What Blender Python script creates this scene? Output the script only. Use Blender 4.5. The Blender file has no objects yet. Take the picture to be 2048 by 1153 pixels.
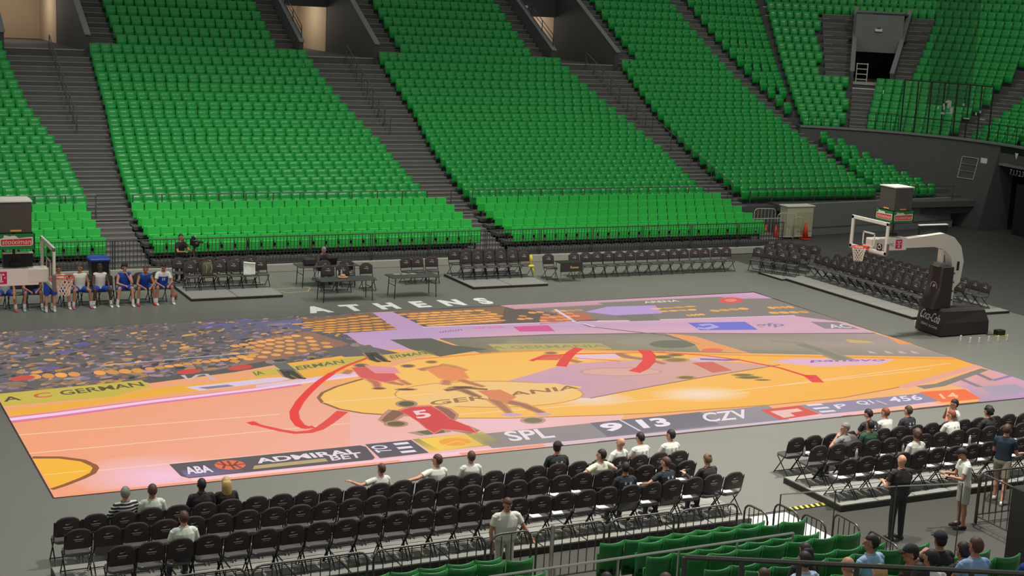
import bpy, math, random
import numpy as np
from mathutils import Vector, Matrix, Euler
random.seed(7)
SC = bpy.context.scene
COL = SC.collection
# ------------------------------------------------------------------ camera, world, lights, exposure
CAM_LOC = (-18.98, -36.84, 10.286)
CAM_ROT = (1.37870, -0.0492, -0.4654)
CAM_F = 2963.0                      # focal length in pixels of a 2048 wide frame
cam_d = bpy.data.cameras.new('camera')
cam_d.sensor_width = 36.0
cam_d.lens = CAM_F * 36.0 / 2048.0
cam_d.clip_end = 400
cam = bpy.data.objects.new('camera', cam_d)
cam.location = CAM_LOC
cam.rotation_euler = CAM_ROT
COL.objects.link(cam)
SC.camera = cam
world = bpy.data.worlds.new('arena_air')
SC.world = world
world.use_nodes = True
world.node_tree.nodes['Background'].inputs[0].default_value = (0.95, 1.0, 0.97, 1)
world.node_tree.nodes['Background'].inputs[1].default_value = 0.30
SC.view_settings.view_transform = 'Standard'
SC.view_settings.look = 'None'
SC.view_settings.exposure = 0.0
SC.view_settings.gamma = 1.0
SC.view_settings.use_curve_mapping = False


def arena_lamp(x, y, z, power, tx, ty, tz, angle=100, blend=0.9, rad=0.5, col=(1.0, 0.97, 0.92)):
    d = bpy.data.lights.new('arena_spot', 'SPOT')
    d.energy = power
    d.color = col
    d.spot_size = math.radians(angle)
    d.spot_blend = blend
    d.shadow_soft_size = rad
    o = bpy.data.objects.new('arena_spot', d)
    o.location = (x, y, z)
    o.rotation_euler = (Vector((tx, ty, tz)) - Vector((x, y, z))).to_track_quat('-Z', 'Y').to_euler()
    COL.objects.link(o)


# rig of floodlights under the roof, hung over the court, and one added spot
for lx, ly, lp, tx, ty, tz, an in [(-13, -8, 6500, -12, -10, 0, 90), (-3, -13, 14500, -3, -14, 0, 90), (7, -13, 17000, 6, -14, 0, 90), (8, 1, 10500, 9, 3, 0, 90), (17, 0, 8000, 17, 2, 0, 85), (-8, 4, 2200, -7, 7, 0, 90),
                                   (-11, 8, 6200, -9, 20, 2, 75), (-1, 8, 5800, 0, 20, 2, 75), (9, 8, 4700, 11, 21, 2, 75), (19, 8, 4000, 25, 24, 4, 75), (30, 10, 2800, 38, 28, 7, 80), (-12, -14, 6500, -9, 10.6, 1, 30)]:  # last entry: extra narrow spot, added to brighten the seated players
    arena_lamp(lx, ly, 21.0, lp, tx, ty, tz, an)

# ------------------------------------------------------------------ materials
MATS = {}


def lin(c):
    c = c / 255.0
    return c / 12.92 if c <= 0.04045 else ((c + 0.055) / 1.055) ** 2.4


def rgb(r, g, b):
    return (lin(r), lin(g), lin(b), 1.0)


def mat(name, col, rough=0.6, metal=0.0, noise=0.0, scale=8.0, emit=0.0, alpha=1.0, spec=0.5, bump=0.0):
    if name in MATS:
        return MATS[name]
    m = bpy.data.materials.new(name)
    m.use_nodes = True
    nt = m.node_tree
    b = nt.nodes['Principled BSDF']
    b.inputs['Base Color'].default_value = col
    b.inputs['Roughness'].default_value = rough
    b.inputs['Metallic'].default_value = metal
    b.inputs['Specular IOR Level'].default_value = spec
    if noise > 0:
        tc = nt.nodes.new('ShaderNodeTexCoord')
        n = nt.nodes.new('ShaderNodeTexNoise')
        n.inputs['Scale'].default_value = scale
        n.inputs['Detail'].default_value = 4
        nt.links.new(tc.outputs['Object'], n.inputs['Vector'])
        mr = nt.nodes.new('ShaderNodeMapRange')
        mr.inputs[3].default_value = 1 - noise
        mr.inputs[4].default_value = 1 + noise
        nt.links.new(n.outputs['Fac'], mr.inputs[0])
        mx = nt.nodes.new('ShaderNodeMix')
        mx.data_type = 'RGBA'
        mx.blend_type = 'MULTIPLY'
        mx.inputs[0].default_value = 1
        mx.inputs[6].default_value = col
        nt.links.new(mr.outputs[0], mx.inputs[7])
        nt.links.new(mx.outputs[2], b.inputs['Base Color'])
        if bump > 0:
            bp = nt.nodes.new('ShaderNodeBump')
            bp.inputs['Strength'].default_value = bump
            nt.links.new(n.outputs['Fac'], bp.inputs['Height'])
            nt.links.new(bp.outputs[0], b.inputs['Normal'])
    if emit > 0:
        b.inputs['Emission Color'].default_value = col
        b.inputs['Emission Strength'].default_value = emit
    if alpha < 1:
        b.inputs['Alpha'].default_value = alpha
    MATS[name] = m
    return m


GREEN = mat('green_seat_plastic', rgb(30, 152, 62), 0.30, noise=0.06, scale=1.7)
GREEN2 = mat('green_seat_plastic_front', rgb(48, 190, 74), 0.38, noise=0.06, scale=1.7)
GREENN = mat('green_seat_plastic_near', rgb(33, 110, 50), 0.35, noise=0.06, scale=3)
STEELG = mat('dark_grey_steel', rgb(92, 92, 88), 0.45, 0.4)
BARR = mat('barrier_steel', rgb(96, 93, 86), 0.35, 0.6)
BRIGHT = mat('polished_steel', rgb(190, 190, 180), 0.25, 0.9)
CONC = mat('terrace_concrete', rgb(84, 83, 80), 0.85, noise=0.12, scale=2)
CONCD = mat('dark_wall_paint', rgb(76, 77, 73), 0.8, noise=0.08, scale=1.2)
CONCL = mat('grey_wall_paint', rgb(120, 122, 118), 0.8, noise=0.06, scale=1.0)
STEPM = mat('step_concrete', rgb(102, 99, 95), 0.8, noise=0.12, scale=3)
NOSE = mat('worn_step_edge', rgb(142, 138, 132), 0.7, noise=0.3, scale=4)
KERB = mat('pale_kerb', rgb(165, 162, 150), 0.8, noise=0.06)
FLOORM = mat('grey_court_surround', rgb(122, 121, 113), 0.42, noise=0.05, scale=0.4, spec=0.4)
FLOORD = mat('dark_service_floor', rgb(74, 72, 66), 0.5, noise=0.12, scale=0.8)
BLACKF = mat('black_fabric', rgb(56, 46, 45), 0.75, noise=0.06, scale=9)
VINYL_SHEEN = mat('black_vinyl_sheen', rgb(84, 79, 76), 0.28)  # black vinyl lightened to grey: sheen of the seat tops in the colour
BLACKM = mat('black_metal', rgb(38, 36, 34), 0.4, 0.2)
PRINT = mat('faded_white_print', rgb(176, 172, 168), 0.6)
DECK = mat('pale_grey_deck', rgb(150, 148, 140), 0.65, noise=0.07, scale=5)
DECKE = mat('deck_edge_black', rgb(40, 37, 34), 0.6)
WHITE = mat('white_paint', rgb(232, 228, 215), 0.4)
WHITEP = mat('white_paper', rgb(225, 222, 214), 0.8)
CREAM = mat('cream_panel', rgb(196, 192, 165), 0.5)
RED = mat('rim_orange_red', rgb(226, 62, 40), 0.4)
CONE = mat('cone_orange', rgb(214, 62, 32), 0.5)
MAG = mat('magenta_print', rgb(214, 20, 104), 0.5)
GREENB = mat('green_skirt_board', rgb(36, 128, 66), 0.5)
SCREEN = mat('dark_screen', rgb(84, 78, 74), 0.45)
REDP = mat('red_print', rgb(214, 48, 52), 0.5)
ORP = mat('orange_print', rgb(240, 160, 50), 0.5)
YEL = mat('yellow_cloth', rgb(226, 206, 60), 0.8)
BLUEB = mat('blue_lid', rgb(28, 64, 150), 0.4)
OLIVE = mat('olive_bag_cloth', rgb(92, 92, 68), 0.9, noise=0.15, scale=12)
NETM = mat('net_cord', rgb(238, 226, 212), 0.8)
WARM = mat('warm_corridor_wall', rgb(196, 176, 150), 0.8, noise=0.05, scale=1.5)
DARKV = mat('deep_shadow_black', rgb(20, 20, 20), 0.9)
TABLEM = mat('dark_table_top', rgb(70, 70, 66), 0.5)
HAZY = mat('hazard_yellow', rgb(214, 204, 80), 0.6)
NETC = mat('dark_screen_net', rgb(30, 40, 33), 0.9, alpha=0.35)
LIT_FLOOR = mat('lit_floor_pale', rgb(238, 236, 224), 0.6)
TAN = mat('tan_hat_straw', rgb(206, 160, 118), 0.8)


def glass_mat():
    m = bpy.data.materials.new('clear_glass')
    m.use_nodes = True
    b = m.node_tree.nodes['Principled BSDF']
    b.inputs['Base Color'].default_value = (0.12, 0.15, 0.14, 1)
    b.inputs['Roughness'].default_value = 0.05
    b.inputs['Alpha'].default_value = 0.10
    return m


GLASS = glass_mat()


def cloth(r, g, b):
    return mat('cloth_%d_%d_%d' % (r, g, b), rgb(r, g, b), 0.85, noise=0.10, scale=7, bump=0.25)


def striped(name, c1, c2, freq):
    m = bpy.data.materials.new(name)
    m.use_nodes = True
    nt = m.node_tree
    b = nt.nodes['Principled BSDF']
    b.inputs['Roughness'].default_value = 0.85
    tc = nt.nodes.new('ShaderNodeTexCoord')
    sep = nt.nodes.new('ShaderNodeSeparateXYZ')
    nt.links.new(tc.outputs['Object'], sep.inputs[0])
    a = nt.nodes.new('ShaderNodeMath'); a.operation = 'MULTIPLY'; a.inputs[1].default_value = freq
    nt.links.new(sep.outputs[2], a.inputs[0])
    f = nt.nodes.new('ShaderNodeMath'); f.operation = 'FRACT'
    nt.links.new(a.outputs[0], f.inputs[0])
    g = nt.nodes.new('ShaderNodeMath'); g.operation = 'GREATER_THAN'; g.inputs[1].default_value = 0.62
    nt.links.new(f.outputs[0], g.inputs[0])
    mx = nt.nodes.new('ShaderNodeMix'); mx.data_type = 'RGBA'
    mx.inputs[6].default_value = c1
    mx.inputs[7].default_value = c2
    nt.links.new(g.outputs[0], mx.inputs[0])
    nt.links.new(mx.outputs[2], b.inputs['Base Color'])
    return m


# ------------------------------------------------------------------ mesh helpers
def frame_of(d):
    d = Vector(d).normalized()
    up = Vector((0, 0, 1)) if abs(d.z) < 0.95 else Vector((0, 1, 0))
    s = d.cross(up).normalized()
    return d, s, s.cross(d).normalized()


class MB:
    def __init__(self):
        self.v = []; self.f = []; self.m = []; self.mats = []; self.smooth = False

    def mi(self, m):
        if m not in self.mats:
            self.mats.append(m)
        return self.mats.index(m)

    def add(self, vs, fs, m):
        o = len(self.v); k = self.mi(m)
        self.v.extend([tuple(p) for p in vs])
        for f in fs:
            self.f.append([i + o for i in f]); self.m.append(k)
        return self

    def box(self, c, s, m, rz=0.0, rx=0.0, bev=0.0, ry=0.0):
        hx, hy, hz = s[0] / 2, s[1] / 2, s[2] / 2
        b = min(bev, hx * .9, hy * .9, hz * .9)
        R = Euler((rx, ry, rz)).to_matrix()
        C = Vector(c)
        if b <= 0:
            vs = [Vector((x, y, z)) for x in (-hx, hx) for y in (-hy, hy) for z in (-hz, hz)]
            fs = [(0, 1, 3, 2), (4, 6, 7, 5), (0, 4, 5, 1), (2, 3, 7, 6), (0, 2, 6, 4), (1, 5, 7, 3)]
        else:
            vs = []; idx = {}
            for sx in (-1, 1):
                for sy in (-1, 1):
                    for sz in (-1, 1):
                        for ax in range(3):
                            p = [sx * (hx - b), sy * (hy - b), sz * (hz - b)]
                            p[ax] = (sx * hx, sy * hy, sz * hz)[ax]
                            idx[(sx, sy, sz, ax)] = len(vs); vs.append(Vector(p))
            fs = []
            quad = [(-1, -1), (1, -1), (1, 1), (-1, 1)]
            for ax in range(3):
                for s_ in (-1, 1):
                    q = []
                    for a, c2 in quad:
                        k = [a, c2]; k.insert(ax, s_); q.append(idx[(k[0], k[1], k[2], ax)])
                    flip = (s_ < 0) != (ax == 1)
                    fs.append(q[::-1] if flip else q)
            for ax in range(3):
                o1, o2 = [a for a in range(3) if a != ax]
                for s1 in (-1, 1):
                    for s2 in (-1, 1):
                        def key(t, a):
                            k = [0, 0, 0]; k[ax] = t; k[o1] = s1; k[o2] = s2
                            return idx[(k[0], k[1], k[2], a)]
                        fs.append((key(-1, o1), key(1, o1), key(1, o2), key(-1, o2)))
            for sx in (-1, 1):
                for sy in (-1, 1):
                    for sz in (-1, 1):
                        fs.append(tuple(idx[(sx, sy, sz, a)] for a in range(3)))
        return self.add([R @ p + C for p in vs], fs, m)

    def tube(self, pts, r, m, n=6, cap=True, closed=False):
        pts = [Vector(p) for p in pts]
        rs = r if isinstance(r, (list, tuple)) else [r] * len(pts)
        rings = []
        N = len(pts)
        for i, p in enumerate(pts):
            a = pts[i - 1] if (i > 0 or closed) else p
            b = pts[(i + 1) % N] if (i < N - 1 or closed) else p
            d, s, u = frame_of(b - a)
            rings.append([p + s * (rs[i] * math.cos(2 * math.pi * k / n)) + u * (rs[i] * math.sin(2 * math.pi * k / n)) for k in range(n)])
        vs = [q for g in rings for q in g]
        fs = []
        for i in range(N if closed else N - 1):
            j = (i + 1) % N
            for k in range(n):
                l = (k + 1) % n
                fs.append((i * n + k, i * n + l, j * n + l, j * n + k))
        if cap and not closed:
            fs.append(tuple(range(n))[::-1]); fs.append(tuple((N - 1) * n + k for k in range(n)))
        return self.add(vs, fs, m)

    def prism(self, poly, z0, z1, m, tr=None):
        """poly in local (a,b); extruded along third axis; tr maps (a,b,c)->world"""
        tr = tr or (lambda a, b, c: (a, b, c))
        n = len(poly)
        vs = [tr(a, b, z0) for a, b in poly] + [tr(a, b, z1) for a, b in poly]
        fs = [tuple(range(n))[::-1], tuple(range(n, 2 * n))]
        for i in range(n):
            j = (i + 1) % n
            fs.append((i, j, n + j, n + i))
        return self.add(vs, fs, m)

    def ell(self, c, r, m, nu=10, nv=7, R=None):
        C = Vector(c); vs = []; fs = []
        R = R or Matrix.Identity(3)
        vs.append(C + R @ Vector((0, 0, -r[2])))
        for i in range(1, nv):
            t = -math.pi / 2 + math.pi * i / nv
            for k in range(nu):
                a = 2 * math.pi * k / nu
                vs.append(C + R @ Vector((r[0] * math.cos(t) * math.cos(a), r[1] * math.cos(t) * math.sin(a), r[2] * math.sin(t))))
        vs.append(C + R @ Vector((0, 0, r[2])))
        for k in range(nu):
            l = (k + 1) % nu
            fs.append((0, 1 + l, 1 + k))
            for i in range(nv - 2):
                a = 1 + i * nu
                fs.append((a + k, a + l, a + nu + l, a + nu + k))
            a = 1 + (nv - 2) * nu
            fs.append((a + k, a + l, len(vs) - 1))
        return self.add(vs, fs, m)

    def loft(self, rings, m):
        """rings: lists of equal point counts; capped closed surface"""
        n = len(rings[0]); vs = [p for g in rings for p in g]; fs = []
        for i in range(len(rings) - 1):
            for k in range(n):
                l = (k + 1) % n
                fs.append((i * n + k, i * n + l, (i + 1) * n + l, (i + 1) * n + k))
        fs.append(tuple(range(n))[::-1]); fs.append(tuple((len(rings) - 1) * n + k for k in range(n)))
        return self.add(vs, fs, m)

    def grid(self, fn, nu, nv, m):
        vs = [fn(i / nu, j / nv) for j in range(nv + 1) for i in range(nu + 1)]
        fs = [(j * (nu + 1) + i, j * (nu + 1) + i + 1, (j + 1) * (nu + 1) + i + 1, (j + 1) * (nu + 1) + i) for j in range(nv) for i in range(nu)]
        return self.add(vs, fs, m)

    def mesh(self, name, smooth=None):
        me = bpy.data.meshes.new(name)
        me.from_pydata([tuple(p) for p in self.v], [], self.f)
        for m in self.mats:
            me.materials.append(m)
        me.polygons.foreach_set('material_index', self.m)
        if self.smooth if smooth is None else smooth:
            me.polygons.foreach_set('use_smooth', [True] * len(me.polygons))
        me.update()
        return me


def link(name, data, parent=None, loc=(0, 0, 0), rz=0.0):
    o = bpy.data.objects.new(name, data)
    o.location = loc
    o.rotation_euler = (0, 0, rz)
    if parent is not None:
        o.parent = parent
    COL.objects.link(o)
    return o


def obj(name, mb, parent=None, loc=(0, 0, 0), rz=0.0, smooth=None):
    return link(name, mb.mesh(name, smooth) if isinstance(mb, MB) else mb, parent, loc, rz)


def tag(o, label, cat, group=None):
    o['label'] = label; o['category'] = cat
    if group:
        o['group'] = group
    return o


def thing(name, label, cat, loc=(0, 0, 0), rz=0.0, group=None):
    return tag(link(name, None, None, loc, rz), label, cat, group)


def struct(name, mb, parent=None, label=None):
    o = obj(name, mb, parent)
    if parent is None:
        o['kind'] = 'structure'
    if label:
        o['label'] = label
    return o


def stuff(o):
    o['kind'] = 'stuff'
    return o


ORD = ['first', 'second', 'third', 'fourth', 'fifth', 'sixth', 'seventh', 'eighth', 'ninth', 'tenth', 'eleventh', 'twelfth', 'thirteenth',
       'fourteenth', 'fifteenth', 'sixteenth', 'seventeenth', 'eighteenth', 'nineteenth', 'twentieth', 'twenty-first', 'twenty-second',
       'twenty-third', 'twenty-fourth', 'twenty-fifth', 'twenty-sixth', 'twenty-seventh', 'twenty-eighth', 'twenty-ninth', 'thirtieth']

_TXT = {}


def text_shape(s, bold=0.0):
    """outline of a word as (verts2d in a unit box, faces, aspect)"""
    if (s, bold) in _TXT:
        return _TXT[(s, bold)]
    cu = bpy.data.curves.new('lettering', 'FONT')
    cu.body = s
    cu.resolution_u = 3
    cu.offset = bold
    o = bpy.data.objects.new('lettering', cu)
    COL.objects.link(o)
    bpy.context.view_layer.update()
    me = o.evaluated_get(bpy.context.evaluated_depsgraph_get()).to_mesh()
    vs = np.array([v.co[:2] for v in me.vertices]); fs = [tuple(p.vertices) for p in me.polygons]
    o.to_mesh_clear() if hasattr(o, 'to_mesh_clear') else None
    bpy.data.objects.remove(o)
    bpy.data.curves.remove(cu)
    mn, mx = vs.min(0), vs.max(0)
    r = ((vs - mn) / (mx - mn), fs, (mx - mn)[0] / (mx - mn)[1])
    _TXT[(s, bold)] = r
    return r


def text_on(mb, s, bl, br, tl, m, bold=0.0):
    """lay a word in the plane spanned by bottom-left, bottom-right, top-left"""
    v, f, _ = text_shape(s, bold)
    bl, br, tl = Vector(bl), Vector(br), Vector(tl)
    mb.add([bl + (br - bl) * float(a) + (tl - bl) * float(b) for a, b in v], f, m)


def ztop(y):
    """height of the seat-back tops of the fixed tier at distance y"""
    t = y - 21.2
    return 0.009455233 * t * t + 0.267726686 * t + 2.357859329


SEAT_H = 0.82

# ------------------------------------------------------------------ the setting
def poly_floor(name, pts, z, m, th=0.1):
    mb = MB(); mb.prism(pts, z - th, z, m)
    return struct(name, mb)


poly_floor('floor', [(-26, -13.0), (21.5, -13.0), (21.5, 9.6), (17.4, 12.6), (17.4, 15.2), (-26, 15.2)], 0.0, FLOORM)
poly_floor('floor', [(-26, -40), (60, -40), (60, 24), (-26, 24)], -0.012, FLOORD)


def interp(tab, y):
    if y <= tab[0][0]:
        return tab[0][1]
    for (a, p), (b, q) in zip(tab, tab[1:]):
        if y <= b:
            return p + (q - p) * (y - a) / (b - a)
    return tab[-1][1]


VOM_Y = 34.7           # above this the blocks narrow beside the entrances
E1R = [(15.8, -8.2), (21, -7.9), (25, -7.95), (29, -8.7), (34, -9.0)]
E2L = [(15.8, -6.55), (21, -6.3), (25, -5.95), (29, -5.5), (34, -5.2)]
E2R = [(15.8, 6.35), (21, 6.2), (26, 6.2), (29, 5.85), (31, 5.6), (34, 5.4)]
E3L = [(15.8, 7.9), (21, 8.15), (26, 8.65), (29, 9.1), (34, 9.2)]
E3R = [(15.8, 20.1), (21, 20.3), (25, 20.9), (28, 20.7), (31, 20.2), (34, 19.7)]
E4L = [(21, 22.3), (26, 22.65), (30, 23.05), (34, 23.5)]
UP = {'1R': -10.4, '2L': -3.8, '2R': 4.0, '3L': 10.65, '3R': 18.25, '4L': 24.8}
NROW = 32
ROWY = [20.4 + 0.8 * k for k in range(NROW)]
TELE_Y = [15.8 + 0.85 * i for i in range(5)]
TELE_Z = [1.30, 1.50, 1.68, 1.87, 2.04]
VOMS = [(-9.0, -5.2), (5.2, 9.2), (19.4, 23.4)]


def blocks_at(y):
    up = y > VOM_Y
    g = lambda k, t: UP[k] if up else interp(t, y)
    xd = 27.76 + 0.445 * (y - 19.44) - 0.15
    b = [(-21.0, g('1R', E1R)), (g('2L', E2L), g('2R', E2R)), (g('3L', E3L), g('3R', E3R)), (g('4L', E4L), 30.45)]
    if y < 27.3:
        b.append((30.95 + 0.17 * max(0, y - 21.5), 32.75 + (26.7 - y) * 0.26))
    elif xd - 31.7 > 0.3:
        b.append((31.7, xd))
    return b


mb = MB()
for k, y in enumerate(ROWY):
    zd = ztop(y) - SEAT_H
    xs = [(-22.0, 31.65 if y > 27.3 else 36.4)]
    if y > 27.3:
        xs = [(-22.0, 27.76 + 0.445 * (y - 19.44))]
    if y > VOM_Y and y < 42:
        cuts = [-22.0]
        for a, b in VOMS:
            cuts += [a, b]
        cuts.append(27.76 + 0.445 * (y - 19.44))
        xs = [(cuts[i], cuts[i + 1]) for i in range(0, len(cuts), 2)]
    for a, b in xs:
        mb.box(((a + b) / 2, y - 0.25, zd - 0.3), (b - a, 0.8, 0.6), CONC)
struct('terrace', mb)
mb = MB()
for y, z in zip(TELE_Y, TELE_Z):
    for a, b in ((-22, -8.2), (-6.55, 6.35), (7.9, 20.3)):
        mb.box(((a + b) / 2, y - 0.2, z - 0.83 - 0.06), (b - a, 0.86, 0.12), CONC)
        mb.box(((a + b) / 2, y + 0.1, (z - 0.83) / 2), (b - a, 0.1, z - 0.9), CONCD)
mb.box((0, 19.85, 1.24), (43, 0.7, 0.12), CONC)
struct('terrace', mb)

# pale kerb under the courtside barrier
for a, b in ((-22, -8.3), (-8.2, 6.35), (6.45, 21.4)):
    mb = MB(); mb.box(((a + b) / 2, 15.1, 0.14), (b - a, 0.26, 0.28), KERB, bev=0.015)
    struct('trim_1', mb)


# aisles: every step a piece of its own
def aisle(fL, fR, y0, y1, up=None, tele=None):
    root = link('stair_aisle', None)
    root['kind'] = 'structure'
    for k, y in enumerate(ROWY):
        if y < y0 or y > y1:
            continue
        zd = ztop(y) - SEAT_H
        r = ztop(y + 0.8) - ztop(y)
        for L, R in ([(fL(y), fR(y))] if (up is None or y <= VOM_Y) else up):
            mb = MB(); mb.box(((L + R) / 2, y - 0.05, zd + r / 4 + 0.002), (R - L - 0.04, 0.4, r / 2), STEPM)
            mb.box(((L + R) / 2, y - 0.245, zd + r / 2 - 0.01), (R - L - 0.05, 0.05, 0.03), NOSE)
            obj('step', mb, root)
            mb = MB()
            mb.box(((L + R) / 2, y - 0.63, zd - 0.005), (R - L - 0.05, 0.05, 0.03), NOSE)
            obj('step_edge', mb, root)
    if tele:
        L, R = tele
        n = 10
        for i in range(n):
            z = 1.30 * (i + 1) / n; y = 15.35 + 4.3 * i / n
            mb = MB(); mb.box(((L + R) / 2, y + 0.24, z / 2), (R - L - 0.06, 0.46, z), STEPM)
            mb.box(((L + R) / 2, y + 0.03, z - 0.012), (R - L - 0.07, 0.05, 0.03), NOSE)
            obj('step', mb, root)
    return root


AI = lambda t: (lambda y: interp(t, y))
aisle(AI(E1R), AI(E2L), 20, 42, [(-10.4, -9.1), (-5.1, -3.8)], (-8.2, -6.55))
aisle(AI(E2R), AI(E3L), 20, 42, [(4.0, 5.1), (9.3, 10.65)], (6.35, 7.9))
aisle(AI(E3R), AI(E4L), 20, 42, [(18.25, 19.3), (23.5, 24.8)], (20.3, 21.6))
aisle(lambda y: 30.5, lambda y: 31.6, 20, 43)


# entrances in the stand with a lit corridor behind
def entrance(xa, xb, lamp_power):
    root = link('wall_entrance', None); root['kind'] = 'structure'
    Z = 7.0
    for side, x in (('west', xa), ('east', xb)):
        mb = MB()
        pts = [(34.45, 6.0), (41.6, 6.0), (41.6, ztop(41.6) + 0.1), (34.3, ztop(34.3) + 0.22)]
        mb.prism(pts, x - 0.1, x + 0.1, CONCD, lambda a, b, c: (c, a, b))
        obj('side_wall', mb, root)
        mb = MB()
        a0, b0 = (34.3, ztop(34.3) + 0.24), (41.6, ztop(41.6) + 0.12)
        mb.prism([(34.2, a0[1]), (41.6, b0[1]), (41.6, b0[1] + 0.05), (34.2, a0[1] + 0.05)], x - 0.14, x + 0.14, CONCL, lambda a, b, c: (c, a, b))
        obj('wall_coping', mb, root)
    mb = MB(); mb.box(((xa + xb) / 2, 40.6, Z - 0.15), (xb - xa, 12.2, 0.3), CONC)
    obj('landing', mb, root)
    mb = MB(); mb.box(((xa + xb) / 2, 34.56, Z + 0.01), (xb - xa, 0.12, 0.06), KERB)
    obj('landing_edge', mb, root)
    mb = MB(); mb.box(((xa + xb) / 2, 41.7, 10.6), (xb - xa, 0.25, 2.4), CONCD)
    mb.box(((xa + xb) / 2, 44.4, 9.5), (xb - xa, 5.4, 0.15), CONCD)
    obj('header', mb, root)
    mb = MB()
    mb.box(((xa + xb) / 2, 46.8, 8.2), (xb - xa, 0.2, 2.6), WARM)
    mb.box((xa + 0.05, 44.3, 8.2), (0.12, 5.2, 2.6), WARM)
    mb.box((xb - 0.05, 44.3, 8.2), (0.12, 5.2, 2.6), WARM)
    obj('corridor_wall', mb, root)
    d = bpy.data.lights.new('corridor_lamp', 'POINT'); d.energy = lamp_power; d.color = (1.0, 0.9, 0.78); d.shadow_soft_size = 0.3
    o = bpy.data.objects.new('corridor_lamp', d); o.location = ((xa + xb) / 2, 43.6, 9.1); COL.objects.link(o)
    return root


for (a, b), p in zip(VOMS, (110, 110, 90)):
    entrance(a, b, p)
for x, y, z, w in ((6.6, 41.5, 9.95, 'first'), (21.2, 41.5, 9.95, 'second')):
    t = MB(); t.box((0, 0, 0), (0.42, 0.12, 0.16), WHITE, bev=0.02); t.box((0, -0.01, 0.11), (0.2, 0.09, 0.08), BLACKM)
    tag(obj('emergency_lamp', t, None, (x, y, z)), 'small white emergency lamp above the %s' % ('entrance left of centre' if w == 'first' else 'entrance right of centre'), 'lamp', 'lamps above the stand entrances')

# ------------------------------------------------------------------ the rounded corner and the end stand
CC = (27.76, 19.44)


def polar(r, th, z=0.0):
    """th in degrees along the corner; beyond 75 deg the rows run straight"""
    if th <= 75:
        a = math.radians(66.0 - th)
        return Vector((CC[0] + r * math.cos(a), CC[1] + r * math.sin(a), z))
    a = math.radians(66.0 - 75)
    n = Vector((math.cos(a), math.sin(a), 0)); t = Vector((math.sin(a), -math.cos(a), 0))
    p = Vector((CC[0], CC[1], z)) + n * r + t * ((th - 75) * 0.2)
    return p


def arc_slab(mb, r0, r1, z0, z1, ta, tb, m, step=5.0):
    n = max(1, int((tb - ta) / step))
    ths = [ta + (tb - ta) * i / n for i in range(n + 1)]
    vs = []; fs = []
    for t in ths:
        vs += [polar(r0, t, z0), polar(r1, t, z0), polar(r1, t, z1), polar(r0, t, z1)]
    for i in range(n):
        a = 4 * i; b = a + 4
        for k in range(4):
            l = (k + 1) % 4
            fs.append((a + k, b + k, b + l, a + l))
    fs.append((0, 1, 2, 3)); e = 4 * n; fs.append((e + 3, e + 2, e + 1, e))
    mb.add(vs, fs, m)


def zc(s):
    return ztop(28.0 + s)


CROWS = [0.35 + 0.8 * k for k in range(24)]
mb = MB()
for s in CROWS:
    zd = zc(s) - SEAT_H; r = 9.5 + s
    if 5.9 < s < 12.2:
        for a, b in ((-0.5, 15.0), (23.5, 170)):
            arc_slab(mb, r - 0.65, r + 0.16, zd - 0.5, zd, a, b, CONC)
    else:
        arc_slab(mb, r - 0.65, r + 0.16, zd - 0.5, zd, -0.5, 170, CONC)
struct('terrace', mb)

# steps in the corner
def corner_aisle(ta, tb, s0, s1):
    root = link('stair_aisle', None); root['kind'] = 'structure'
    for s in CROWS:
        if s < s0 or s > s1:
            continue
        zd = zc(s) - SEAT_H; rr = zc(s + .8) - zc(s); r = 9.5 + s
        mb = MB(); arc_slab(mb, r - 0.25, r + 0.15, zd + 0.001, zd + rr / 2, ta, tb, STEPM, 2.5)
        arc_slab(mb, r - 0.27, r - 0.22, zd + rr / 2 - 0.03, zd + rr / 2 + 0.005, ta, tb, NOSE, 2.5)
        arc_slab(mb, r - 0.66, r - 0.61, zd - 0.03, zd + 0.005, ta, tb, NOSE, 2.5)
        obj('step', mb, root)


corner_aisle(15.4, 20.2, 0, 5.9)
corner_aisle(9.6, 14.6, 5.9, 15)
corner_aisle(23.8, 27.4, 5.9, 15)
corner_aisle(48.6, 54.6, 0, 15)

# curved wall under the corner rows, leaning out towards the top
mb = MB()
th0, th1, nst = -1.0, 70.0, 16
prof = [(8.3, 0.0), (9.25, 4.28), (9.25, 4.36), (10.2, 4.36), (10.2, 0.0)]
vs = []; fs = []
for i in range(nst + 1):
    t = th0 + (th1 - th0) * i / nst
    vs += [polar(r, t, z) for r, z in prof]
for i in range(nst):
    for k in range(5):
        l = (k + 1) % 5
        fs.append((i * 5 + k, (i + 1) * 5 + k, (i + 1) * 5 + l, i * 5 + l))
fs.append((4, 3, 2, 1, 0)); e = nst * 5; fs.append((e, e + 1, e + 2, e + 3, e + 4))
mb.add(vs, fs, CONCD)
struct('wall_corner', mb)
mb = MB(); arc_slab(mb, 9.16, 9.4, 4.30, 4.40, -1, 170, CONCL)
struct('trim_2', mb)
# lintel and dark tunnel mouth in the end stand
mb = MB(); arc_slab(mb, 9.25, 10.2, 3.45, 4.3, 70, 150, BLACKM)
arc_slab(mb, 9.2, 10.0, 3.3, 3.46, 70, 150, CONCL)
struct('trim_3', mb)
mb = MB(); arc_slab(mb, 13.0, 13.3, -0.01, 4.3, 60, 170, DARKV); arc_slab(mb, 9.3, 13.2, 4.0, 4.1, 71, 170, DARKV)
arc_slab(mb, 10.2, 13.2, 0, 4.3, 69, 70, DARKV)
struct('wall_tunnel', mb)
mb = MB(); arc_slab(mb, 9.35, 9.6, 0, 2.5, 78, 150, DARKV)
tag(obj('dark_curtain', mb), 'dark cloth screen hung across the tunnel mouth at far right', 'curtain')

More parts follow.
